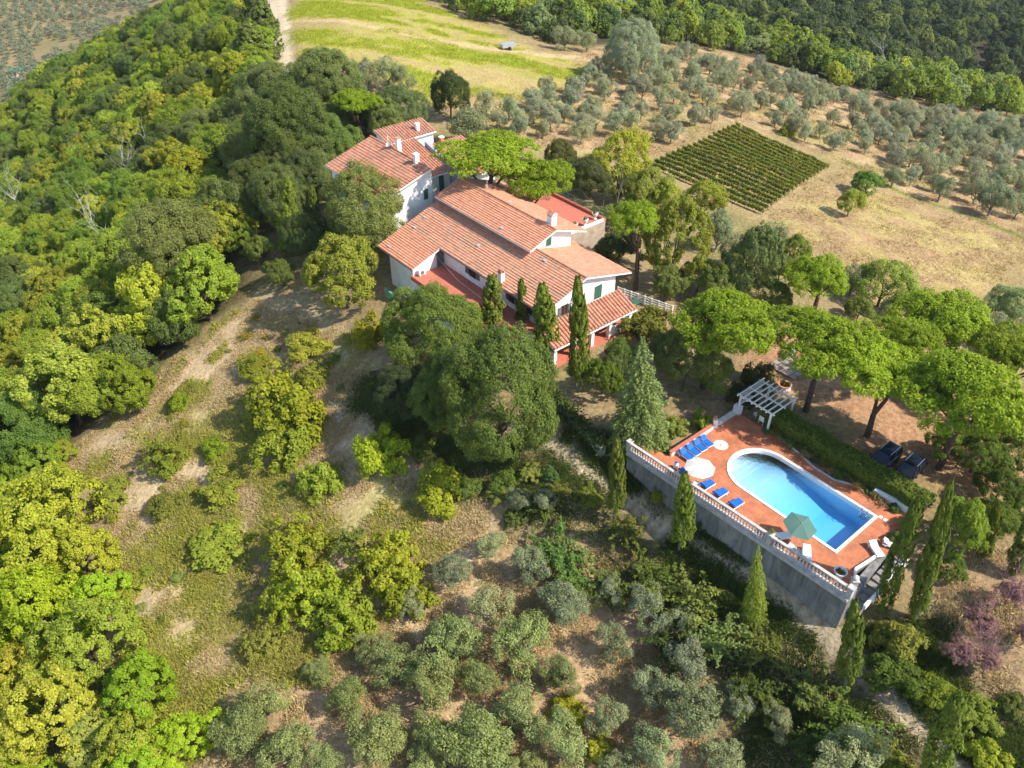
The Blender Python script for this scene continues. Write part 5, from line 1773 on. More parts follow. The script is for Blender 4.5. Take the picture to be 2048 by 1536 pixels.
hb.extrude_v([(70.9, 6), (70.9, 9.0), (73.6, 9.75), (73.6, 6)], 6.2, 13.1)
hb.build('wall', M_WALL, OLD)
ro1 = roof_slope('roof', 59.4, 72.65, -2.1, ZO(-2.1), 4.75, 10, 17, M_TILEO, OLD, lift=.07)
ro2 = roof_rows('roof', (61.75, 4.85, 7.75), (61.75, 9.42, 7.75), (69.6, 9.42, 9.55), (69.6, 4.85, 9.55), 12, M_TILEO, OLD)
ro3 = roof_rows('roof', (59.7, 9.95, 7.15), (59.7, 15.3, 7.15), (67.6, 15.3, 9.05), (67.6, 9.95, 9.05), 14, M_TILEW, OLD)
ro4 = roof_rows('roof', (70.5, 5.9, 9.2), (70.5, 13.4, 9.2), (73.8, 13.4, 10.1), (73.8, 5.9, 10.1), 18, M_TILEO, OLD)
hb = HB()
for i in range(31): hb.tube([(59.4 + i * .427, -4.75, 10.03), (59.4 + (i + 1.04) * .427, -4.75, 10.06)], [.13, .11], 7)
hb.build('ridge_tiles', M_TILEO, ro1)
window(OLD, 'u', 60, 3.9, 4.5, 6.2, 7.5)
hb = HB()
hb.ubox(62.22, 62.31, 7.75, 8.45, 5.3, 7.4)
hb.build('door', M_GREEN, OLD)
chimney(ro1, 67.0, 5.3, 9.75, .5, .55, 1.55, cap='brick')
chimney(ro1, 62.1, 4.6, 9.8, .5, .55, 1.2, cap='slab')
chimney(ro4, 71.6, 11.2, 9.4, .45, .45, 1.0, cap='slab')
chimney(ro3, 67.0, 11.7, 8.8, .5, .5, 1.05, mat=noise_mat('red_brick', (.42, .12, .06), (.55, .19, .10), 12, .85), cap='slab')
hb = HB()
hb.tube([(68.2, -4.6, 9.7), (68.2, -4.6, 11.4)], .04, 6)
hb.lathe([(.0, -.1), (.2, -.06), (.36, .04), (.38, .07), (.2, -.03), (.02, -.06)], (0, 0, 0), 14, cap=False)
n0 = len(hb.v) - 6 * 14
Mq = Matrix.Translation((67.95, -4.45, 10.55)) @ Matrix.Rotation(R(75), 4, 'Y') @ Matrix.Rotation(R(180), 4, 'X')
for i in range(n0, len(hb.v)): hb.v[i] = tuple(Mq @ Vector(hb.v[i]))
hb.build('satellite_dish', M_TRIM, ro1)

# ---- loose things round the house
t = thing('air_conditioner', 'beige outdoor unit on the red terrace against the sunlit wing wall', 'air conditioner', uvw(49.95, -3.55, 3.2), HEAD)
mb = MB()
mb.box(-.2, .2, -.42, .42, .12, .72)
mb.box(-.16, .16, -.36, -.28, 0, .12)
mb.box(-.16, .16, .28, .36, 0, .12)
mb.build('case', M_WHITEP, t)
mb = MB()
mb.tube([(-.2, .05, .42), (-.225, .05, .42)], .24, 14)
mb.build('fan_grille', M_GREY, t)

t = thing('railing_fence', 'white slatted railing right of the villa above the porch', 'railing', uvw(0, 0, 0), HEAD)
p0, p1 = (36.7, 13.6), (30.2, 15.35)
for k in range(9):
    q = k / 8
    mb = HB()
    u, v = p0[0] + (p1[0] - p0[0]) * q, p0[1] + (p1[1] - p0[1]) * q
    mb.ubox(u - .06, u + .06, v - .06, v + .06, -.4, 1.3)
    mb.build('post', M_TRIM, t)
for z in (.35, .65, .95, 1.22):
    mb = HB()
    mb.bar((p0[0], -p0[1], z), (p1[0], -p1[1], z), .05, .12)
    mb.build('rail', M_TRIM, t)
hb = HB()
hb.bar((p0[0], -p0[1], -.2), (p1[0], -p1[1], -.2), .5, .5)
hb.build('base_wall', M_WALL, t)

t = thing('garden_table', 'round green garden table in the shade right of the porch', 'table', uvw(33.8, 13.3, .2))
mb = MB()
mb.lathe([(.5, .68), (.52, .70), (.5, .73)], n=18)
mb.build('table_top', M_GREEN, t)
for k in range(4):
    mb = MB()
    a = k * math.pi / 2 + .4
    mb.tube([(.38 * math.cos(a), .38 * math.sin(a), 0), (.3 * math.cos(a), .3 * math.sin(a), .68)], .025, 6)
    mb.build('leg', M_GREEN, t)
t = thing('dry_bush', 'rust coloured bush on the red roof terrace', 'bush', uvw(54.0, 18.6, 4.0))
mb = branchy(88, 1.0, .03, 12, 1.5, 2)
mb.build('branches', M_CLAY, t)
for (u, v, z, lab) in [(46.4, 19.2, 4.05, 'white urn on the corner of the roof terrace, the farther one'), (46.0, 17.2, 4.05, 'white urn on the roof terrace edge, the middle one'), (45.9, 15.4, 4.05, 'white urn on the roof terrace edge, nearest the gable')]:
    t = thing('urn', lab, 'urn', uvw(u, v, z), 0, 'white urns of the roof terrace')
    mb = MB()
    mb.lathe([(.22, 0), (.22, .08), (.09, .16), (.09, .26), (.26, .42), (.36, .72), (.40, .78), (.33, .76)], n=14)
    mb.build('bowl', M_TRIM, t)
    f = link(bpy.data.objects.new('plant', ST['bush'][0][0][0]), t)
    f.scale = (.2, .2, .25)
    f.location = (0, 0, .7)
    f.color = (.18, .22, .06, 1)

# ================================================================ pool terrace
def deck_mat():
    m, nt, p = new_mat('terracotta_paving')
    tc = N(nt, 'ShaderNodeTexCoord')
    br = N(nt, 'ShaderNodeTexBrick', Scale=1.0)
    br.inputs['Color1'].default_value = (.42, .125, .05, 1)
    br.inputs['Color2'].default_value = (.50, .168, .07, 1)
    br.inputs['Mortar'].default_value = (.42, .17, .09, 1)
    br.inputs['Mortar Size'].default_value = .012
    br.inputs['Brick Width'].default_value = .30
    br.inputs['Row Height'].default_value = .15
    nt.links.new(tc.outputs['Object'], br.inputs['Vector'])
    no = N(nt, 'ShaderNodeTexNoise', Scale=.8, Detail=9.0, Roughness=.72)
    nt.links.new(tc.outputs['Object'], no.inputs['Vector'])
    mr = N(nt, 'ShaderNodeMapRange')
    mr.inputs[1].default_value, mr.inputs[2].default_value, mr.inputs[3].default_value, mr.inputs[4].default_value = .34, .68, .62, 1.25
    nt.links.new(no.outputs['Fac'], mr.inputs[0])
    sv = N(nt, 'ShaderNodeVectorMath', operation='SCALE')
    nt.links.new(br.outputs['Color'], sv.inputs[0])
    nt.links.new(mr.outputs[0], sv.inputs['Scale'])
    nt.links.new(sv.outputs[0], p.inputs['Base Color'])
    p.inputs['Roughness'].default_value = .7
    return m


M_DECK = deck_mat()
M_STONE = noise_mat('pale_stone', (.55, .51, .45), (.72, .68, .61), 3, .8, bump=.15)
def streak_mat(name, c1, c2, c3):
    """old cast concrete: rain streaks, lift joints and pale lime patches"""
    m, nt, p = new_mat(name)
    tc = N(nt, 'ShaderNodeTexCoord')
    mp = N(nt, 'ShaderNodeMapping')
    mp.inputs['Scale'].default_value = (1.6, 1.6, .16)
    nt.links.new(tc.outputs['Object'], mp.inputs['Vector'])
    n1 = N(nt, 'ShaderNodeTexNoise', Scale=1.3, Detail=7.0, Roughness=.7)
    nt.links.new(mp.outputs[0], n1.inputs['Vector'])
    n2 = N(nt, 'ShaderNodeTexNoise', Scale=.5, Detail=8.0, Roughness=.7)
    nt.links.new(tc.outputs['Object'], n2.inputs['Vector'])
    r1 = N(nt, 'ShaderNodeValToRGB')
    r1.color_ramp.elements[0].position, r1.color_ramp.elements[1].position = .36, .64
    r1.color_ramp.elements[0].color, r1.color_ramp.elements[1].color = (*c1, 1), (*c2, 1)
    nt.links.new(n1.outputs['Fac'], r1.inputs['Fac'])
    r2 = N(nt, 'ShaderNodeMapRange')
    r2.inputs[1].default_value, r2.inputs[2].default_value, r2.inputs[4].default_value = .52, .68, .7
    nt.links.new(n2.outputs['Fac'], r2.inputs[0])
    mx = N(nt, 'ShaderNodeMix', data_type='RGBA')
    nt.links.new(r2.outputs[0], mx.inputs['Factor'])
    nt.links.new(r1.outputs['Color'], mx.inputs[6])
    mx.inputs[7].default_value = (*c3, 1)
    nt.links.new(mx.outputs[2], p.inputs['Base Color'])
    b = N(nt, 'ShaderNodeBump', Strength=.5, Distance=.08)
    nt.links.new(n1.outputs['Fac'], b.inputs['Height'])
    nt.links.new(b.outputs['Normal'], p.inputs['Normal'])
    p.inputs['Roughness'].default_value = .95
    return m


M_RAIL = noise_mat('weathered_stone', (.34, .32, .30), (.52, .49, .45), 2.5, .9, bump=.2)
M_CONC = streak_mat('old_concrete', (.10, .10, .098), (.24, .235, .225), (.33, .32, .30))
M_BALU = noise_mat('baluster_stone', (.50, .45, .40), (.64, .58, .52), 4, .9)
M_COPING = noise_mat('white_coping', (.74, .71, .65), (.84, .81, .75), 3, .7)
M_TILEB = noise_mat('pool_tile', (.66, .79, .92), (.75, .86, .95), 8, .5)
M_BLUE = noise_mat('blue_fabric', (.006, .10, .50), (.012, .14, .58), 5, .7)
M_STEEL = noise_mat('steel', (.6, .62, .65), (.75, .77, .8), 5, .25, metallic=.9)

PU0, PU1, PV0, PV1 = 0.0, 9.06, 0.0, 6.0      # outer pool rectangle; half circle beyond PU1


def pool_outline(d, n=36, fine=False):
    r = (PV1 - PV0) / 2 - d
    c = (PU1, (PV0 + PV1) / 2)
    pts = [(PU0 + d, PV0 + d)]
    pts += [(c[0] + r * math.sin(t), c[1] - r * math.cos(t)) for t in np.linspace(0, math.pi, n)]
    pts += [(PU0 + d, PV1 - d)]
    if fine:
        m = 12
        e = np.linspace(PU0 + d, PU1, m + 1)[1:-1]
        pts = pts[:1] + [(x, PV0 + d) for x in e] + pts[1:-1] + [(x, PV1 - d) for x in e[::-1]] + pts[-1:]
    return pts


def deck_root(name, label, cat):
    return thing(name, label, cat, (ORG[0], ORG[1], 0), HEAD)


DECK = [(-2.7, -2.75), (17.9, -3.55), (17.9, -2.3), (15.25, -1.5), (15.25, 7.75), (12.05, 7.8), (8.4, 7.25), (6.6, 6.75), (4.6, 6.75), (3.6, 7.3), (-1.75, 8.25), (-2.3, 5.0), (-2.75, 4.0), (-2.1, 1.9), (-1.8, -.2), (-2.7, -1.9)]
import bmesh


def ring_sheet(outer, inner, z):
    bm = bmesh.new()
    es = []
    for lp in (outer, inner):
        vs = [bm.verts.new((u, -v, z)) for u, v in lp]
        es += [bm.edges.new((vs[i], vs[(i + 1) % len(vs)])) for i in range(len(vs))]
    bmesh.ops.triangle_fill(bm, use_beauty=True, edges=es, normal=(0, 0, 1))
    for f in bm.faces:
        if f.normal.z < 0: f.normal_flip()
    return bm


bm = ring_sheet(DECK, pool_outline(.06), 0.0)
for (ua, va), (ub, vb) in zip(DECK, DECK[1:] + DECK[:1]):
    q = [bm.verts.new(p) for p in ((ua, -va, 0), (ub, -vb, 0), (ub, -vb, -2.2), (ua, -va, -2.2))]
    bm.faces.new(q).material_index = 1
me = bpy.data.meshes.new('paving')
bm.to_mesh(me)
me.materials.append(M_DECK)
me.materials.append(M_CONC)
pv = link(bpy.data.objects.new('paving', me))
pv.location, pv.rotation_euler = (ORG[0], ORG[1], 0), (0, 0, HEAD)
tag(pv, 'terracotta paving of the pool terrace', 'paving', kind='structure')

POOL = deck_root('swimming_pool', 'blue swimming pool with one rounded end and a white rim', 'swimming pool')
o_, i_ = pool_outline(.04), pool_outline(.27)
hb = HB()
n = len(o_)
for k in range(n):
    k2 = (k + 1) % n
    hb.add([(*o_[k], .06), (*i_[k], .06), (*i_[k2], .06), (*o_[k2], .06)])
    hb.add([(*o_[k], .06), (*o_[k2], .06), (*o_[k2], -.05), (*o_[k], -.05)])
    hb.add([(*i_[k], .06), (*i_[k], -.16), (*i_[k2], -.16), (*i_[k2], .06)])
hb.build('coping', M_COPING, POOL)
hb = HB()
b_ = pool_outline(.26, 36, True)
nb_ = len(b_)
dep = lambda u: -.72 - 1.0 * min(1, max(0, (8.6 - u) / 5.0))
for k in range(nb_):
    k2 = (k + 1) % nb_
    hb.add([(*b_[k], -.155), (*b_[k], dep(b_[k][0])), (*b_[k2], dep(b_[k2][0])), (*b_[k2], -.155)])
us = np.linspace(PU0 + .26, PU1 + 2.74, 24)
for ua, ub in zip(us[:-1], us[1:]):
    hw = lambda u: 2.74 if u <= PU1 else math.sqrt(max(0, 2.74 ** 2 - (u - PU1) ** 2))
    hb.add([(ua, 3 - hw(ua), dep(ua)), (ub, 3 - hw(ub), dep(ub)), (ub, 3 + hw(ub), dep(ub)), (ua, 3 + hw(ua), dep(ua))])
# broad steps in the rounded end
for k, z in enumerate((-.62, -.48, -.34)):
    r = 2.72
    x0 = PU1 + 1.0 + k * .45
    t0 = math.acos(min(1, (x0 - PU1) / r))
    ar = [(PU1 + r * math.cos(t), 3 + r * math.sin(t)) for t in np.linspace(-t0, t0, 18)]
    hb.prism([(u, -v) for u, v in ar], -1.9, z, 0)
hb.build('basin', M_TILEB, POOL)

M_WATER = bpy.data.materials.new('pool_water')
M_WATER.use_nodes = True
nt = M_WATER.node_tree
nt.nodes.remove(nt.nodes['Principled BSDF'])
tr = N(nt, 'ShaderNodeBsdfTransparent')
tr.inputs['Color'].default_value = (.92, .97, .998, 1)
gl = N(nt, 'ShaderNodeBsdfGlossy')
gl.inputs['Roughness'].default_value = .12
fr = N(nt, 'ShaderNodeFresnel', IOR=1.33)
tc = N(nt, 'ShaderNodeTexCoord')
no = N(nt, 'ShaderNodeTexNoise', Scale=4.5, Detail=4.0, Distortion=.3)
nt.links.new(tc.outputs['Object'], no.inputs['Vector'])
bp = N(nt, 'ShaderNodeBump', Strength=.05, Distance=.03)
nt.links.new(no.outputs['Fac'], bp.inputs['Height'])
nt.links.new(bp.outputs['Normal'], gl.inputs['Normal'])
nt.links.new(bp.outputs['Normal'], fr.inputs['Normal'])
mx = N(nt, 'ShaderNodeMixShader')
nt.links.new(fr.outputs[0], mx.inputs[0])
nt.links.new(tr.outputs[0], mx.inputs[1])
nt.links.new(gl.outputs[0], mx.inputs[2])
nt.links.new(mx.outputs[0], nt.nodes['Material Output'].inputs['Surface'])
hb = HB()
hb.add([(u, v, -.14) for u, v in pool_outline(.265)])
hb.build('water', M_WATER, POOL)
# the water takes out red with depth: clear tinted layers one below the other
M_DEEP = bpy.data.materials.new('pool_water_depth')
M_DEEP.use_nodes = True
nt = M_DEEP.node_tree
nt.nodes.remove(nt.nodes['Principled BSDF'])
tr = N(nt, 'ShaderNodeBsdfTransparent')
tr.inputs['Color'].default_value = (.932, .979, .9987, 1)
nt.links.new(tr.outputs[0], nt.nodes['Material Output'].inputs['Surface'])
hb = HB()
for z in np.linspace(-.26, -1.66, 15): hb.add([(u, v, z) for u, v in pool_outline(.265)])
hb.build('water', M_DEEP, POOL)
hb = HB()
for u in (.85, 1.35):
    hb.tube([(u, -5.70, -.9), (u, -5.70, .25), (u, -5.75, .62), (u, -6.05, .66), (u, -6.25, .45), (u, -6.3, .06)], .03, 6)
for z in (-.3, -.55, -.8): hb.ubox(.85, 1.35, 5.56, 5.64, z, z + .03)
hb.build('ladder', M_STEEL, POOL)

# medallion let into the paving
t = deck_root('medallion', 'round pale mosaic medallion in the paving by the blue sunbeds', 'medallion')
hb = HB()
c = (13.5, 3.0)
for r0, r1, m in ((0.0, .3, 0), (.3, .36, 1), (.36, .62, 0), (.62, .66, 1)):
    for k in range(32):
        a, b = 2 * math.pi * k / 32, 2 * math.pi * (k + 1) / 32
        P = lambda r, x: (c[0] + r * math.cos(x), c[1] + r * math.sin(x), .005)
        hb.add([P(r0, a), P(r1, a), P(r1, b), P(r0, b)] if r0 else [P(0, a), P(r1, a), P(r1, b)], m)
for k in range(8):
    a = math.pi / 4 * k
    L = .28 if k % 2 == 0 else .18
    hb.add([(c[0] + L * math.cos(a), c[1] + L * math.sin(a), .009), (c[0] + .05 * math.cos(a + .8), c[1] + .05 * math.sin(a + .8), .009), (c[0], c[1], .009), (c[0] + .05 * math.cos(a - .8), c[1] + .05 * math.sin(a - .8), .009)], 2)
hb.build('mosaic', [M_COPING, M_RAIL, M_CLAY], t)
for u, v, lab in [(-.1, 6.05, 'pale stepping slab beside the pool corner, the nearer to the rim'), (-.5, 6.05, 'pale stepping slab beside the pool corner, the farther from the rim')]:
    t = deck_root('stone_slab', lab, 'slab')
    hb = HB()
    hb.ubox(u - .13, u + .13, v - .16, v + .16, .003, .05)
    hb.build('slab', M_COPING, t)
t = deck_root('stone_slab', 'large pale slab under the green parasol', 'slab')
hb = HB()
hb.ubox(1.75, 2.95, -2.35, -1.75, .003, .06)
hb.build('slab', M_STONE, t)

# ---- retaining wall and balustrade
WA, WB = np.array([18.15, -3.86]), np.array([-2.9, -2.9])


def along(q): return WA + (WB - WA) * q


RW = deck_root('retaining_wall', 'tall grey concrete retaining wall under the balustrade', 'wall')
hb = HB()
wd = (WB - WA) / np.linalg.norm(WB - WA)
nn = np.array([-wd[1], wd[0]])
if nn[1] > 0: nn = -nn
nseg = 24
for k in range(nseg):
    a, b = along(k / nseg), along((k + 1) / nseg)
    bt = .28
    hb.add([(*(a + nn * bt), -5.5), (*(b + nn * bt), -5.5), (*b, -.25), (*a, -.25)])
    hb.add([(*a, -.25), (*b, -.25), (*(b - nn * .5), -.25), (*(a - nn * .5), -.25)])
c1 = WB
e1 = np.array([-2.0, 8.35])
for k in range(8):
    a, b = c1 + (e1 - c1) * k / 8, c1 + (e1 - c1) * (k + 1) / 8
    o2 = np.array([-.25, -.02])
    if k == 0: hb.add([(*(a + nn * .28), -5.5), (*(b + o2), -5.5), (*b, -.25), (*a, -.25)])
    else: hb.add([(*(a + o2), -5.5), (*(b + o2), -5.5), (*b, -.25), (*a, -.25)])
    hb.add([(*a, -.25), (*b, -.25), (*(b + np.array([.5, 0])), -.25), (*(a + np.array([.5, 0])), -.25)])
hb.build('wall_face', M_CONC, RW)
hb = HB()
hb.bar((*(WA * [1, -1] + nn * [-.0, 0]), -.1), (*(WB * [1, -1]), -.1), .62, .3)
hb.build('wall_cap', M_RAIL, RW)

BAL = deck_root('balustrade', 'weathered stone balustrade along the near edge of the pool terrace', 'balustrade')
inw = -nn * .05


def b3(q, z): p = along(q) + inw; return (p[0], -p[1], z)


for q0, q1 in ((0.0, .665), (.685, .99)):
    hb = HB()
    hb.bar(b3(q0, .95), b3(q1, .95), .26, .13)
    hb.build('hand_rail', M_RAIL, BAL)
    hb = HB()
    hb.bar(b3(q0, .12), b3(q1, .12), .28, .14)
    hb.build('plinth', M_RAIL, BAL)
for q in (0.0, .675, .995):
    hb = HB()
    p = along(q) + inw
    hb.ubox(p[0] - .2, p[0] + .2, p[1] - .2, p[1] + .2, .05, 1.08)
    hb.ubox(p[0] - .25, p[0] + .25, p[1] - .25, p[1] + .25, 1.083, 1.18)
    hb.build('pillar', M_RAIL, BAL)
mb = MB()
mb.lathe([(.075, 0), (.075, .05), (.045, .09), (.085, .24), (.08, .34), (.045, .50), (.04, .58), (.075, .64), (.075, .70)], n=8)
bme = mb.mesh('baluster', M_BALU)
NB = 74
for k in range(NB):
    q = (k + .7) / (NB + .6) * .985
    if abs(q - .675) < .012: continue
    o = link(bpy.data.objects.new('baluster', bme), BAL)
    p = along(q) + inw
    o.location = (p[0], -p[1], .188)

# end post with a stone ball
t = thing('gate_post', 'stone post with a ball finial at the head of the pool steps', 'post', uvw(-2.55, -2.0))
mb = MB()
mb.box(-.2, .2, -.2, .2, -.3, 1.0)
mb.box(-.26, .26, -.26, .26, 1.003, 1.1)
mb.build('shaft', M_RAIL, t)
mb = MB()
mb.lathe([(.02, 0)] + [(.2 * math.sin(x), .2 - .2 * math.cos(x)) for x in np.linspace(.3, math.pi - .05, 9)], (0, 0, 1.1), 14)
mb.build('ball', M_TRIM, t, True)

# stone steps down from the near right corner
t = deck_root('stone_steps', 'shaded stone steps leading down from the pool terrace corner', 'steps')
hb = HB()
for k in range(9):
    a = np.array([-2.05, 2.2]) + np.array([-.16, -.42]) * k * .95
    hb.ubox(-3.6, -2.72, 3.9 - k * .62 - .62, 3.9 - k * .62, -4.5, -.12 - .17 * k)
hb.build('treads', noise_mat('step_stone_with_shade', (.16, .15, .14), (.32, .30, .27), 2.2, .9, bump=.3), t)  # stone darkened: the tree shade on the steps is put into its colour
hb = HB()
hb.bar((-1.75, .35, .14), (-2.05, -2.0, .14), .16, .28)
hb.bar((-1.75, .35, .02), (-2.62, 1.7, .02), .16, .5)
hb.bar((-3.7, -4.0, -.35), (-3.7, 1.6, -1.3), .2, .5)
hb.build('side_wall', M_TRIM, t)

# low wall at the far short side with a finial post, and the pale slab walk
t = deck_root('low_wall', 'low white wall with a red tiled top behind the row of blue sunbeds', 'wall')
hb = HB()
hb.ubox(15.27, 15.5, -1.5, 4.15, -.3, .45)
hb.build('wall_body', M_WALL, t)
hb = HB()
hb.ubox(15.22, 15.58, -1.55, 4.2, .453, .5)
hb.build('wall_top', M_TERR, t)
t = thing('finial_post', 'white post with a small clay pot on top at the low wall end', 'post', uvw(15.4, 4.42))
mb = MB()
mb.box(-.2, .2, -.2, .2, -.3, .95)
mb.build('shaft', M_WALL, t)
mb = MB()
mb.lathe([(.1, 0), (.16, .18), (.19, .3), (.16, .3), (.1, .25)], (0, 0, .95), 10)
mb.build('pot', M_CLAY, t)
t = deck_root('slab_walk', 'strip of pale slabs between finial post and pergola', 'slab')
hb = HB()
for k in range(5): hb.ubox(15.27, 15.85, 4.75 + k * .56, 5.27 + k * .56, -.3, .06 + .004 * (k % 2))
hb.build('slabs', M_STONE, t)

# ---- pergola
PG = deck_root('pergola', 'white wooden pergola with lattice side at the hedge end of the pool', 'pergola')
for u, v, z0 in [(12.05, 7.7, 0), (15.35, 7.7, .0), (14.55, 10.9, 0), (11.95, 10.9, 0)]:
    hb = HB()
    hb.ubox(u - .08, u + .08, v - .08, v + .08, -.3, 2.0)
    hb.build('post', M_TRIM, PG)
hb = HB()
hb.ubox(15.05, 15.75, 7.45, 7.95, -.3, .85)
hb.build('pillar', M_WALL, PG)
for v in (7.65, 9.25, 10.85):
    hb = HB()
    hb.ubox(11.7, 15.7, v - .06, v + .06, 2.003, 2.13)
    hb.build('beam', M_TRIM, PG)
for k in range(8):
    u = 11.85 + k * .52
    hb = HB()
    hb.ubox(u - .05, u + .05, 7.25, 11.3, 2.134, 2.24)
    hb.build('rafter', M_TRIM, PG)
hb = HB()
for k in range(12):
    v = 8.0 + k * .24
    hb.bar((15.4, -v, .9), (15.4, -(v + .6), 1.95), .03, .03)
    hb.bar((15.43, -(v + .6), .9), (15.43, -v, 1.95), .03, .03)
hb.ubox(15.35, 15.47, 7.9, 11.2, .82, .89)
hb.ubox(15.35, 15.47, 7.9, 11.2, 1.953, 2.0)
hb.build('lattice', M_TRIM, PG)
for k, (u, v, lab) in enumerate([(13.0, 8.2, 'white garden chair in the shade under the pergola, nearest the open post'), (13.8, 8.5, 'white garden chair deeper under the pergola')]):
    t = thing('garden_chair', lab, 'chair', uvw(u, v), HEAD + k)
    mb = MB()
    mb.box(-.25, .25, -.25, .25, .38, .43)
    mb.build('seat', M_WHITEP, t)
    mb = MB()
    mb.box(-.25, .25, .21, .25, .43, .9)
    mb.build('backrest', M_WHITEP, t)
    for sx in (-1, 1):
        for sy in (-1, 1):
            mb = MB()
            mb.box(sx * .22 - .02, sx * .22 + .02, sy * .2 - .02, sy * .2 + .02, 0, .38)
            mb.build('leg', M_WHITEP, t)


# ---- sunbeds
def sunbed(name, label, u0, v0, u1, v1, width, pad, back, group, frame=M_WHITEP):
    """foot at (u0, v0), head at (u1, v1)"""
    a, b = uvw(u0, v0), uvw(u1, v1)
    d = b - a
    L = float(np.hypot(d[0], d[1]))
    t = thing(name, label, 'sunbed', a, math.atan2(d[1], d[0]), group)
    mb = MB()
    for s in (-1, 1):
        mb.box(0, L, s * width / 2 - .03, s * width / 2 + .03, .24, .30)
    mb.box(0, .05, -width / 2 + .03, width / 2 - .03, .24, .30)
    mb.box(L - .05, L, -width / 2 + .03, width / 2 - .03, .24, .30)
    mb.build('frame', frame, t)
    for x in (.15, L - .25):
        for s in (-1, 1):
            mb = MB()
            mb.box(x, x + .06, s * (width / 2 - .02) - .025, s * (width / 2 - .02) + .025, 0, .24)
            mb.build('leg', frame, t)
    hinge = L * .62
    mb = MB()
    mb.box(.03, hinge, -width / 2 + .02, width / 2 - .02, .303, .37)
    mb.build('seat_pad' if pad is not frame else 'seat', pad, t)
    mb = MB()
    Mx = Matrix.Translation((hinge + .01, 0, .335)) @ Matrix.Rotation(-back, 4, 'Y')
    mb.box(0, L - hinge, -width / 2 + .02, width / 2 - .02, -.03, .035, 0, Mx)
    mb.build('backrest', pad, t)
    if pad is M_BLUE:
        mb = MB()
        mb.box(L - hinge - .22, L - hinge + .02, -width / 2 + .05, width / 2 - .05, .037, .10, 0, Mx)
        mb.build('headrest', pad, t)
    return t


ords = ['leftmost', 'second from left', 'third from left', 'rightmost']
for k in range(4):
    q = k / 3
    sunbed('blue_sunbed', 'blue padded sunbed by the low white wall, %s of four' % ords[k], 13.75, -.62 + q * 2.6, 15.1, -.62 + q * 2.75, .66, M_BLUE, R(28), 'blue sunbeds')
for (fu, fv, hu, hv, lab) in [(10.9, -1.35, 10.98, -2.75, 'single blue sunbed beside the white parasol'), (9.6, -1.28, 9.68, -2.7, 'middle single blue sunbed along the balustrade'), (8.05, -1.25, 8.13, -2.68, 'single blue sunbed farthest from the white parasol'), (13.2, -1.5, 13.25, -2.85, 'blue sunbed half hidden behind the white parasol')]:
    sunbed('blue_sunbed', lab, fu, fv, hu, hv, .68, M_BLUE, R(35), 'blue sunbeds')
for (fu, fv, hu, hv, bk, lab) in [(1.05, -2.45, 1.85, -1.3, .25, 'white plastic sunbed in full sun beside the large pale slab'), (3.3, -1.25, 3.95, -2.5, .5, 'white sunbed in the shadow of the green parasol'), (-2.35, 2.15, -1.1, 2.85, .45, 'white sunbed in tree shade by the pool steps'), (-2.75, 4.15, -1.65, 3.6, .45, 'white sunbed half hidden by the pool cypress')]:
    sunbed('white_sunbed', lab, fu, fv, hu, hv, .62, M_WHITEP, bk, 'white sunbeds')


# ---- parasols
def parasol(name, label, foot, top, R0, n, cloth, pole, droop, tilt=None):
    t = thing(name, label, 'parasol', foot)
    f = Vector((0, 0, 0))
    tp = Vector(tuple(top - foot))
    mb = MB()
    mb.tube([f, f.lerp(tp, .55), tp + Vector((0, 0, .05))], .028, 8)
    mb.build('pole', pole, t)
    mb = MB()
    mb.lathe([(.3, 0), (.3, .06), (.08, .12), (.06, .3)], n=14)
    mb.build('base', M_GREY, t)
    ax = tilt or Vector((0, 0, 1))
    q = ax.to_track_quat('Z', 'Y').to_matrix().to_4x4()
    Mx = Matrix.Translation(tp) @ q
    mb = MB()
    rings = 5
    P = lambda k, j: Mx @ Vector((R0 * j / rings * math.cos(2 * math.pi * k / n) , R0 * j / rings * math.sin(2 * math.pi * k / n), -droop * (j / rings) ** 1.35))
    sub = 4
    def Q(k, s, j):
        p = P(k, j).lerp(P((k + 1) % n, j), s)
        sag = .05 * R0 * (j / rings) * 4 * s * (1 - s)
        return tuple(p - ax * sag * .6)
    for k in range(n):
        for si in range(sub):
            for j in range(rings):
                s0, s1 = si / sub, (si + 1) / sub
                if j == 0: mb.face([Q(k, 0, 0), Q(k, s0, 1), Q(k, s1, 1)])
                else: mb.face([Q(k, s0, j), Q(k, s0, j + 1), Q(k, s1, j + 1), Q(k, s1, j)])
    mb.build('canopy', cloth, t)
    for k in range(n):
        mb = MB()
        mb.tube([P(k, .2) - ax * .04, P(k, 2.5) - ax * .05, P(k, 5) - ax * .03], .012, 4)
        mb.build('rib', pole, t)
    mb = MB()
    mb.lathe([(.05, -.02), (.06, .05), (.02, .1)], tuple(tp), 8)
    mb.build('finial', pole, t)


def cloth_mat(name, c):
    m, nt, p = new_mat(name)
    p.inputs['Base Color'].default_value = (*c, 1)
    p.inputs['Roughness'].default_value = .9
    tr = N(nt, 'ShaderNodeBsdfTranslucent')
    tr.inputs['Color'].default_value = (*c, 1)
    mx = N(nt, 'ShaderNodeMixShader')
    mx.inputs[0].default_value = .25
    nt.links.new(p.outputs[0], mx.inputs[1])
    nt.links.new(tr.outputs[0], mx.inputs[2])
    nt.links.new(mx.outputs[0], nt.nodes['Material Output'].inputs['Surface'])
    return m


parasol('white_parasol', 'open white parasol between the blue sunbeds', uvw(11.75, -2.35), uvw(11.75, -2.35, 2.25), 1.28, 8, cloth_mat('white_canvas', (.80, .77, .68)), M_TRIM, .42)
parasol('green_parasol', 'tilted grey green parasol over the pool edge', uvw(2.26, -2.22), uvw(2.72, -1.35, 2.15), 1.32, 6, cloth_mat('green_canvas', (.085, .185, .15)), M_STEEL, .38, Vector((.12, -.12, 1)).normalized())

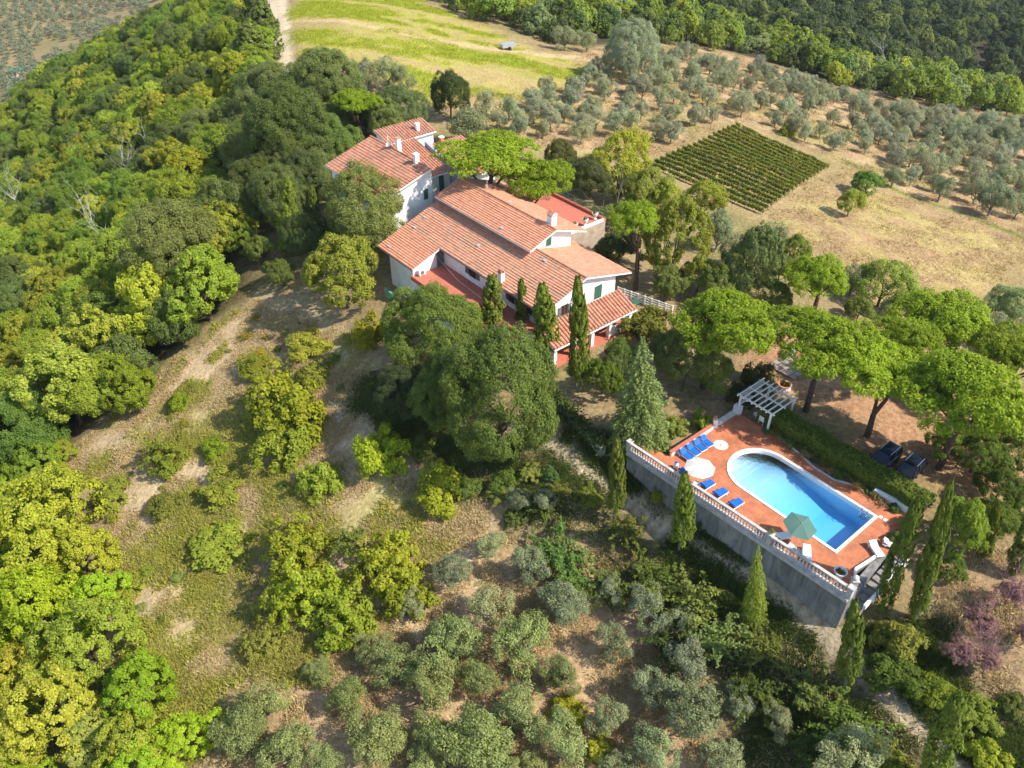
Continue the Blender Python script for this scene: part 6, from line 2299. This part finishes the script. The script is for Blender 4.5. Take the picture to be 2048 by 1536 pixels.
# ---- pots, plants and small things of the terrace
t = thing('large_urn', 'large white planter urn near the balustrade end', 'urn', uvw(-1.3, -1.75))
mb = MB()
mb.lathe([(.26, 0), (.26, .1), (.17, .18), (.28, .3), (.43, .6), (.5, .66), (.44, .66), (.4, .56)], n=18)
mb.build('bowl', M_TRIM, t, True)
f = link(bpy.data.objects.new('plant', ST['bush'][0][1][0]), t)
f.scale, f.location, f.color = (.22, .22, .16), (0, 0, .56), (.16, .19, .05, 1)
t = thing('small_planter', 'small potted plant standing on the balustrade pillar', 'planter', tuple(uvw(*(along(.675) + inw), 1.18)))
mb = MB()
mb.lathe([(.12, 0), (.18, .25), (.2, .27), (.15, .24)], n=12)
mb.build('pot', M_STONE, t)
f = link(bpy.data.objects.new('plant', ST['bush'][0][2][0]), t)
f.scale, f.location, f.color = (.16, .16, .2), (0, 0, .22), (.24, .3, .05, 1)
t = thing('white_jar', 'white jar with a dark blue lid on the paving by the balustrade', 'jar', uvw(14.1, -2.3))
mb = MB()
mb.lathe([(.16, 0), (.24, .15), (.22, .45), (.13, .62), (.13, .66)], n=14)
mb.build('body', M_WHITEP, t, True)
mb = MB()
mb.lathe([(.14, .66), (.15, .7), (.05, .78)], n=12)
mb.build('lid', M_BLUE, t)
t = thing('low_table', 'small round white table below the white parasol', 'table', uvw(11.65, -2.85))
mb = MB()
mb.lathe([(.28, .34), (.3, .36), (.28, .38)], n=16)
mb.build('table_top', M_WHITEP, t)
mb = MB()
mb.lathe([(.12, 0), (.05, .05), (.04, .34)], n=10)
mb.build('stand', M_WHITEP, t)
for u, v, s, c, lab in [(-1.85, 6.7, .42, (.28, .34, .07), 'yellow green palm like plant in a stone ring at the terrace corner'), (-2.25, 4.95, .62, (.12, .17, .05), 'dark leafy shrub between the palm like plant and the white sunbeds')]:
    plant('frond' if s < .5 else 'bush', uvw(u, v), s, color=c, name='terrace_shrub', label=lab, cat='plant')

# ---- hedge and planting bed
HG = deck_root('hedge', 'long clipped hedge between pool terrace and parking ground', 'hedge')
rng = np.random.default_rng(41)
m = 15000
side = rng.random(m)
u = rng.uniform(-2.2, 13.6, m)
wv = .12 * np.sin(u * 1.7) + .2 * (vnoise(u * 1.3, u * 0 + 3, 5) - .5)
v = np.where(side < .55, rng.uniform(8.25, 9.95, m), np.where(side < .85, 8.2, 10.0)) + wv
z = np.where(side < .55, 1.5 + .25 * (vnoise(u * 2.2, v * 2.2, 6) - .5), rng.uniform(-.1, 1.5, m)) + rng.normal(size=m) * .05
nv = np.stack([rng.normal(size=m) * .5, np.where(side < .55, 0, np.where(side < .85, 1, -1)) + rng.normal(size=m) * .5, np.where(side < .55, 1, .3) + rng.normal(size=m) * .4], -1)
V = leaf_arrays(rng, np.stack([u, -v, z], -1), nv, .24 * rng.uniform(.6, 1.3, m), .6)
f = link(bpy.data.objects.new('foliage', quads_mesh('hedge_foliage', V, [M_LEAF])), HG)
f.color = (.155, .215, .035, 1)
hb = HB()
for k in range(24): hb.tube([(-2 + k * .66, -9.1, -.6), (-2 + k * .66, -9.05, 1.3)], .05, 5)
hb.ubox(-2.0, 13.4, 8.5, 9.7, -.6, 1.3, 1)  # solid core block; the shade among the leaves is put into its colour
hb.build('stems_and_dark_core', [M_BARK, noise_mat('hedge_inner_shade', (.02, .03, .012), (.04, .05, .02), 5, .95)], HG)
for k in range(16):
    uu = 12.0 - k * .82
    plant('frond' if k % 3 else 'bush', uvw(uu, 7.62 + .25 * math.sin(k * 2.1), -.05), .28 + .1 * (k % 2), color=[(.12, .19, .07), (.16, .22, .05), (.30, .30, .17)][k % 3], name='bed_plant', label=['dark feathery plant in the bed before the hedge', 'green plant in the bed before the hedge', 'pale plant in the bed before the hedge'][0] if k % 3 else 'rounded low plant in the bed before the hedge', cat='plant', group='feathery plants of the hedge bed' if k % 3 else 'rounded plants of the hedge bed')
t = deck_root('bed_edging', 'low pale stone edging of the bed behind the pool', 'edging')
ed = [(12.05, 7.85), (8.4, 7.32), (6.6, 6.82), (4.6, 6.82), (3.6, 7.37), (.5, 7.95)]
hb = HB()
for a, b in zip(ed[:-1], ed[1:]): hb.bar((a[0], -a[1], .03), (b[0], -b[1], .03), .12, .22)
hb.build('kerb', M_RAIL, t)
t = deck_root('white_garden_wall', 'low white wall end between pool terrace and hedge', 'wall')
hb = HB()
hb.bar((1.7, -7.95, .2), (-1.85, -8.3, .2), .3, .8)
hb.build('wall_body', M_WALL, t)
tag(t)
# garden soil under hedge and bed
me = bpy.data.meshes.new('bed_soil')
hb = HB()
hb.add([(14, 7.2, -.05), (14, 10.6, .02), (-2.2, 10.6, .02), (-2.2, 7.5, -.05), (3.6, 6.7, -.05), (8, 6.7, -.05)])
o = hb.build('soil', noise_mat('garden_soil', (.14, .09, .05), (.24, .16, .09), 3, .95, bump=.5))
o.location, o.rotation_euler = (ORG[0], ORG[1], 0), (0, 0, HEAD)
tag(o, 'dark soil of the bed under the hedge', 'soil', kind='structure')

# ---- second retaining wall along the track below the yard
pa, pb = ground_hit(1098, 800), ground_hit(1205, 915)
t = thing('track_wall', 'short ivy covered wall above the bend of the dirt track', 'wall', (0, 0, 0))
mb = MB()
dv = (pb - pa)[:2] / np.linalg.norm((pb - pa)[:2])
nv2 = np.array([-dv[1], dv[0]])
mb.slab([(*(pa[:2] + nv2 * .3), pa[2] + .9), (*(pb[:2] + nv2 * .3), pb[2] + 1.2), (*(pb[:2] - nv2 * .3), pb[2] + 1.2), (*(pa[:2] - nv2 * .3), pa[2] + .9)], 4.5)
mb.build('wall_face', M_CONC, t)
m = 3800
s = rng.uniform(0, 1, m)
base = pa + (pb - pa) * s[:, None]
P = base + np.stack([nv2[0] * rng.normal(size=m) * .45, nv2[1] * rng.normal(size=m) * .45, .9 + rng.uniform(-1.2, .9, m)], -1)
V = leaf_arrays(rng, P, rng.normal(size=(m, 3)) + np.array([0, 0, .6]), .3 * rng.uniform(.6, 1.3, m), .6)
f = link(bpy.data.objects.new('ivy', quads_mesh('ivy', V, [M_LEAF])), t)
f.color = (.09, .14, .035, 1)

# ---- curved garden seat walls on the parking side
for k, (pts3, hgt, lab) in enumerate([([(17.3, 18.9), (16.2, 18.7), (15.1, 19.2), (14.5, 20.3), (14.2, 21.2)], .5, 'curved white bench wall with a red top under the pines'), ([(11.6, 22.4), (10.8, 22.5), (10.0, 22.6)], .5, 'short white wall with a red top behind the forked pine'), ([(5.6, 23.1), (4.8, 23.2), (3.9, 23.1)], .5, 'short white wall with a red top near the leaning pine')]):
    t = deck_root('bench_wall', lab, 'wall')
    hb = HB()
    h2 = HB()
    for a, b in zip(pts3[:-1], pts3[1:]):
        hb.bar((a[0], -a[1], .15), (b[0], -b[1], .15), .42, .9)
        h2.bar((a[0], -a[1], .63), (b[0], -b[1], .63), .5, .06)
    if k == 0: hb.ubox(17.1, 17.7, 18.5, 19.2, -.3, 1.2)
    hb.build('wall_body', M_WALL, t)
    h2.build('wall_top', M_TERR, t)
t = deck_root('stone_path', 'pale paved spot with a stone edge between laurel and bench wall', 'path')
hb = HB()
for k in range(5):
    for j in range(4):
        hb.ubox(14.8 + k * .62, 15.36 + k * .62, 15.6 + j * .72, 16.26 + j * .72, .0, .33 + .006 * ((k + j) % 3))
hb.bar((14.63, -16.2, .4), (14.48, -18.9, .4), .15, .14)
hb.build('slabs', noise_mat('worn_stone', (.20, .16, .13), (.36, .29, .24), 2, .9, bump=.2), t)
t = deck_root('stone_planter', 'round white planter with clay rim beside the laurel', 'planter')
hb = HB()
hb.lathe([(.62, -.2), (.62, .5)], (14.75, -14.0, 0), 18, cap=False)
hb.build('ring', M_WALL, t)
hb = HB()
hb.lathe([(.66, .5), (.66, .57), (.48, .57), (.46, .3)], (14.75, -14.0, 0), 18, cap=False)
hb.build('rim', M_CLAY, t)
f = link(bpy.data.objects.new('plant', ST['bush'][0][3][0]), t)
f.scale, f.location, f.color = (.34, .34, .4), (14.75, -14.0, .3), (.11, .14, .045, 1)

# ================================================================ parked cars
M_PAINT, nt, p = new_mat('dark_blue_paint')
p.inputs['Base Color'].default_value = (.012, .020, .035, 1)
p.inputs['Roughness'].default_value = .14
p.inputs['Specular IOR Level'].default_value = .22
M_PAINT2, nt, p = new_mat('black_paint')
p.inputs['Base Color'].default_value = (.008, .010, .014, 1)
p.inputs['Roughness'].default_value = .12
p.inputs['Specular IOR Level'].default_value = .22
M_RUB = noise_mat('rubber', (.012, .012, .012), (.022, .022, .022), 8, .9)
M_LAMP, nt, p = new_mat('headlamp_glass')
p.inputs['Base Color'].default_value = (.75, .78, .8, 1)
p.inputs['Roughness'].default_value = .1
M_RED, nt, p = new_mat('red_lamp')
p.inputs['Base Color'].default_value = (.45, .01, .01, 1)
M_GLASSC, nt, p = new_mat('car_glass')
p.inputs['Base Color'].default_value = (.015, .02, .025, 1)
p.inputs['Roughness'].default_value = .05


def car(label, u, v, rz, paint, L=3.75, W=1.58, H=1.42, boxy=True):
    t = thing('parked_car', label, 'car', uvw(u, v, float(ground(*uvw(u, v)[:2]))), rz, 'cars parked under the pines')
    h = L / 2
    # stations along the body (front is +x): x, half width, floor z, shoulder z
    body = [(-h, .82, .42, .72), (-h + .12, .95, .3, .84), (-h * .5, 1.0, .26, .86), (0, 1.0, .26, .85), (h * .45, 1.0, .26, .83), (h * .72, .96, .28, .80), (h - .14, .88, .32, .70), (h, .72, .42, .60)]
    mb = MB()
    R_ = []
    for x, w, z0, z1 in body:
        y = W / 2 * w
        R_.append([(x, -y * .92, z0), (x, -y, (z0 + z1) / 2), (x, -y * .97, z1 - .04), (x, -y * .86, z1), (x, y * .86, z1), (x, y * .97, z1 - .04), (x, y, (z0 + z1) / 2), (x, y * .92, z0)])
    for a, b in zip(R_[:-1], R_[1:]):
        for k in range(8):
            k2 = (k + 1) % 8
            mb.face([a[k], a[k2], b[k2], b[k]])
    mb.face(R_[0][::-1])
    mb.face(R_[-1])
    # cabin: roof skin and pillars
    tail = -h + (.16 if boxy else .42)
    zt = H
    xr0, xr1, xb, xf = tail + .16, h * .16, tail, h * .50
    yw, yr = W / 2 * .88, W / 2 * .74
    mb.slab([(xr0, -yr, zt), (xr1, -yr, zt - .02), (xr1, yr, zt - .02), (xr0, yr, zt)], .06)
    cl = [(xb, .84), (xf, .82)]
    for s in (-1, 1):
        mb.bar((xb + .03, s * yw, .82), (xr0, s * yr, zt - .04), .07, .09)
        mb.bar((xf, s * yw, .80), (xr1, s * yr, zt - .04), .05, .06)
        mb.bar((-.15, s * yw, .82), (-.2, s * yr, zt - .04), .05, .09)
    bd = mb.build('body', paint, t)
    bd.data.polygons.foreach_set('use_smooth', [True] * len(bd.data.polygons))
    bv = bd.modifiers.new('rounding', 'BEVEL')
    bv.width, bv.segments = .05, 3
    g = MB()
    e = .015
    for s in (-1, 1):
        g.face([(xb + .1, s * (yw - e), .84), (xf - .06, s * (yw - e), .83), (xr1, s * (yr - e), zt - .06), (xr0, s * (yr - e), zt - .06)])
    g.build('side_window', M_GLASSC, t)
    g = MB()
    g.face([(xf + .05, -yw * .95, .81), (xf + .05, yw * .95, .81), (xr1 + .01, yr * .95, zt - .05), (xr1 + .01, -yr * .95, zt - .05)])
    g.build('windscreen', M_GLASSC, t)
    g = MB()
    g.face([(xb - .01, yw * .9, .86), (xb - .01, -yw * .9, .86), (xr0 - .01, -yr * .92, zt - .06), (xr0 - .01, yr * .92, zt - .06)])
    g.build('rear_window', M_GLASSC, t)
    for s in (-1, 1):
        m2 = MB()
        m2.box(xr0 + .1, xr1 - .1, s * yr * .86 - .02, s * yr * .86 + .02, zt + .035, zt + .06)
        m2.box(xr0 + .2, xr0 + .24, s * yr * .86 - .02, s * yr * .86 + .02, zt, zt + .035)
        m2.box(xr1 - .24, xr1 - .2, s * yr * .86 - .02, s * yr * .86 + .02, zt, zt + .035)
        m2.build('roof_rail', M_STEEL, t)
        m2 = MB()
        m2.box(h - .20, h - .03, s * W * .34 - .14, s * W * .34 + .14, .56, .68)
        m2.build('headlight', M_LAMP, t)
        m2 = MB()
        m2.box(-h - .01, -h + .1, s * W * .38 - .09, s * W * .38 + .09, .58, .80)
        m2.build('tail_light', M_RED, t)
        m2 = MB()
        m2.box(h * .38, h * .38 + .12, s * (W / 2 + .09) - .08, s * (W / 2 + .09) + .08, .84, .96)
        m2.build('mirror', paint, t)
        for x in (-h * .62, h * .62):
            m2 = MB()
            m2.tube([(x, s * (W / 2 - .16), .29), (x, s * (W / 2 + .012), .29)], .29, 18)
            w = m2.build('wheel', M_RUB, t)
            m2 = MB()
            m2.tube([(x, s * (W / 2 + .005), .29), (x, s * (W / 2 + .022), .29)], .18, 14)
            m2.build('rim', M_STEEL, w)
    m2 = MB()
    m2.box(-h - .02, -h + .02, -.24, .24, .50, .61)
    m2.build('number_plate', M_WHITEP, t)


car('dark blue boxy estate car parked in pine shade, left of the pair', 3.25, 12.0, HEAD + R(90), M_PAINT)
car('black rounded off road car parked in pine shade, right of the pair', 1.15, 12.5, HEAD + R(93), M_PAINT2, 3.8, 1.6, 1.45, False)

# small far things
b = at(1016, 77, 1.6)
t = thing('field_trailer', 'small grey trailer standing on the green field', 'trailer', (b[0], b[1], float(ground(b[0], b[1]))), .4)
mb = MB()
mb.box(-1.5, 1.5, -.8, .8, .6, 1.3)
mb.build('box', M_METAL, t)
mb = MB()
mb.box(1.5, 2.5, -.05, .05, .55, .65)
mb.build('drawbar', M_GREY, t)
for s in (-1, 1):
    mb = MB()
    mb.tube([(0, s * .7, .4), (0, s * .92, .4)], .4, 14)
    mb.build('wheel', M_RUB, t)
b = ground_hit(38, 150)
t = thing('green_shed', 'long shed with a green roof in the far valley grove', 'shed', b, .5)
mb = MB()
mb.box(-3, 3, -2, 2, -1, 2.4)
mb.build('wall', M_WALL, t)
mb = MB()
for s in (-1, 1): mb.slab([(-3.3, s * 2.3, 2.3), (3.3, s * 2.3, 2.3), (3.3, 0, 3.3), (-3.3, 0, 3.3)], .15)
mb.build('roof', noise_mat('green_sheet_roof', (.02, .12, .10), (.03, .16, .13), 1, .5), t)

# ================================================================ air: a thin even haze round camera and scene
zs = [v for v in (float(GV[:, 2].min()),)]
x0, x1, y0, y1 = -575.0, 495.0, -75.0, 815.0
mb = MB()
mb.box(x0, x1, y0, y1, zs[0] - 1.0, CAM_H + 6.0)
M_HAZE = bpy.data.materials.new('haze_air')
M_HAZE.use_nodes = True
nt = M_HAZE.node_tree
nt.nodes.remove(nt.nodes['Principled BSDF'])
pvn = N(nt, 'ShaderNodeVolumePrincipled')
pvn.inputs['Color'].default_value = (.80, .88, 1.0, 1)
pvn.inputs['Density'].default_value = .00007
pvn.inputs['Anisotropy'].default_value = .2
nt.links.new(pvn.outputs[0], nt.nodes['Material Output'].inputs['Volume'])
hz = mb.build('haze', M_HAZE)
tag(hz, 'thin bluish haze over the far valley and hillside', 'haze', kind='stuff')
print('HAZE', zs, 'top', max([o.matrix_world.translation.z for o in sc.objects]))
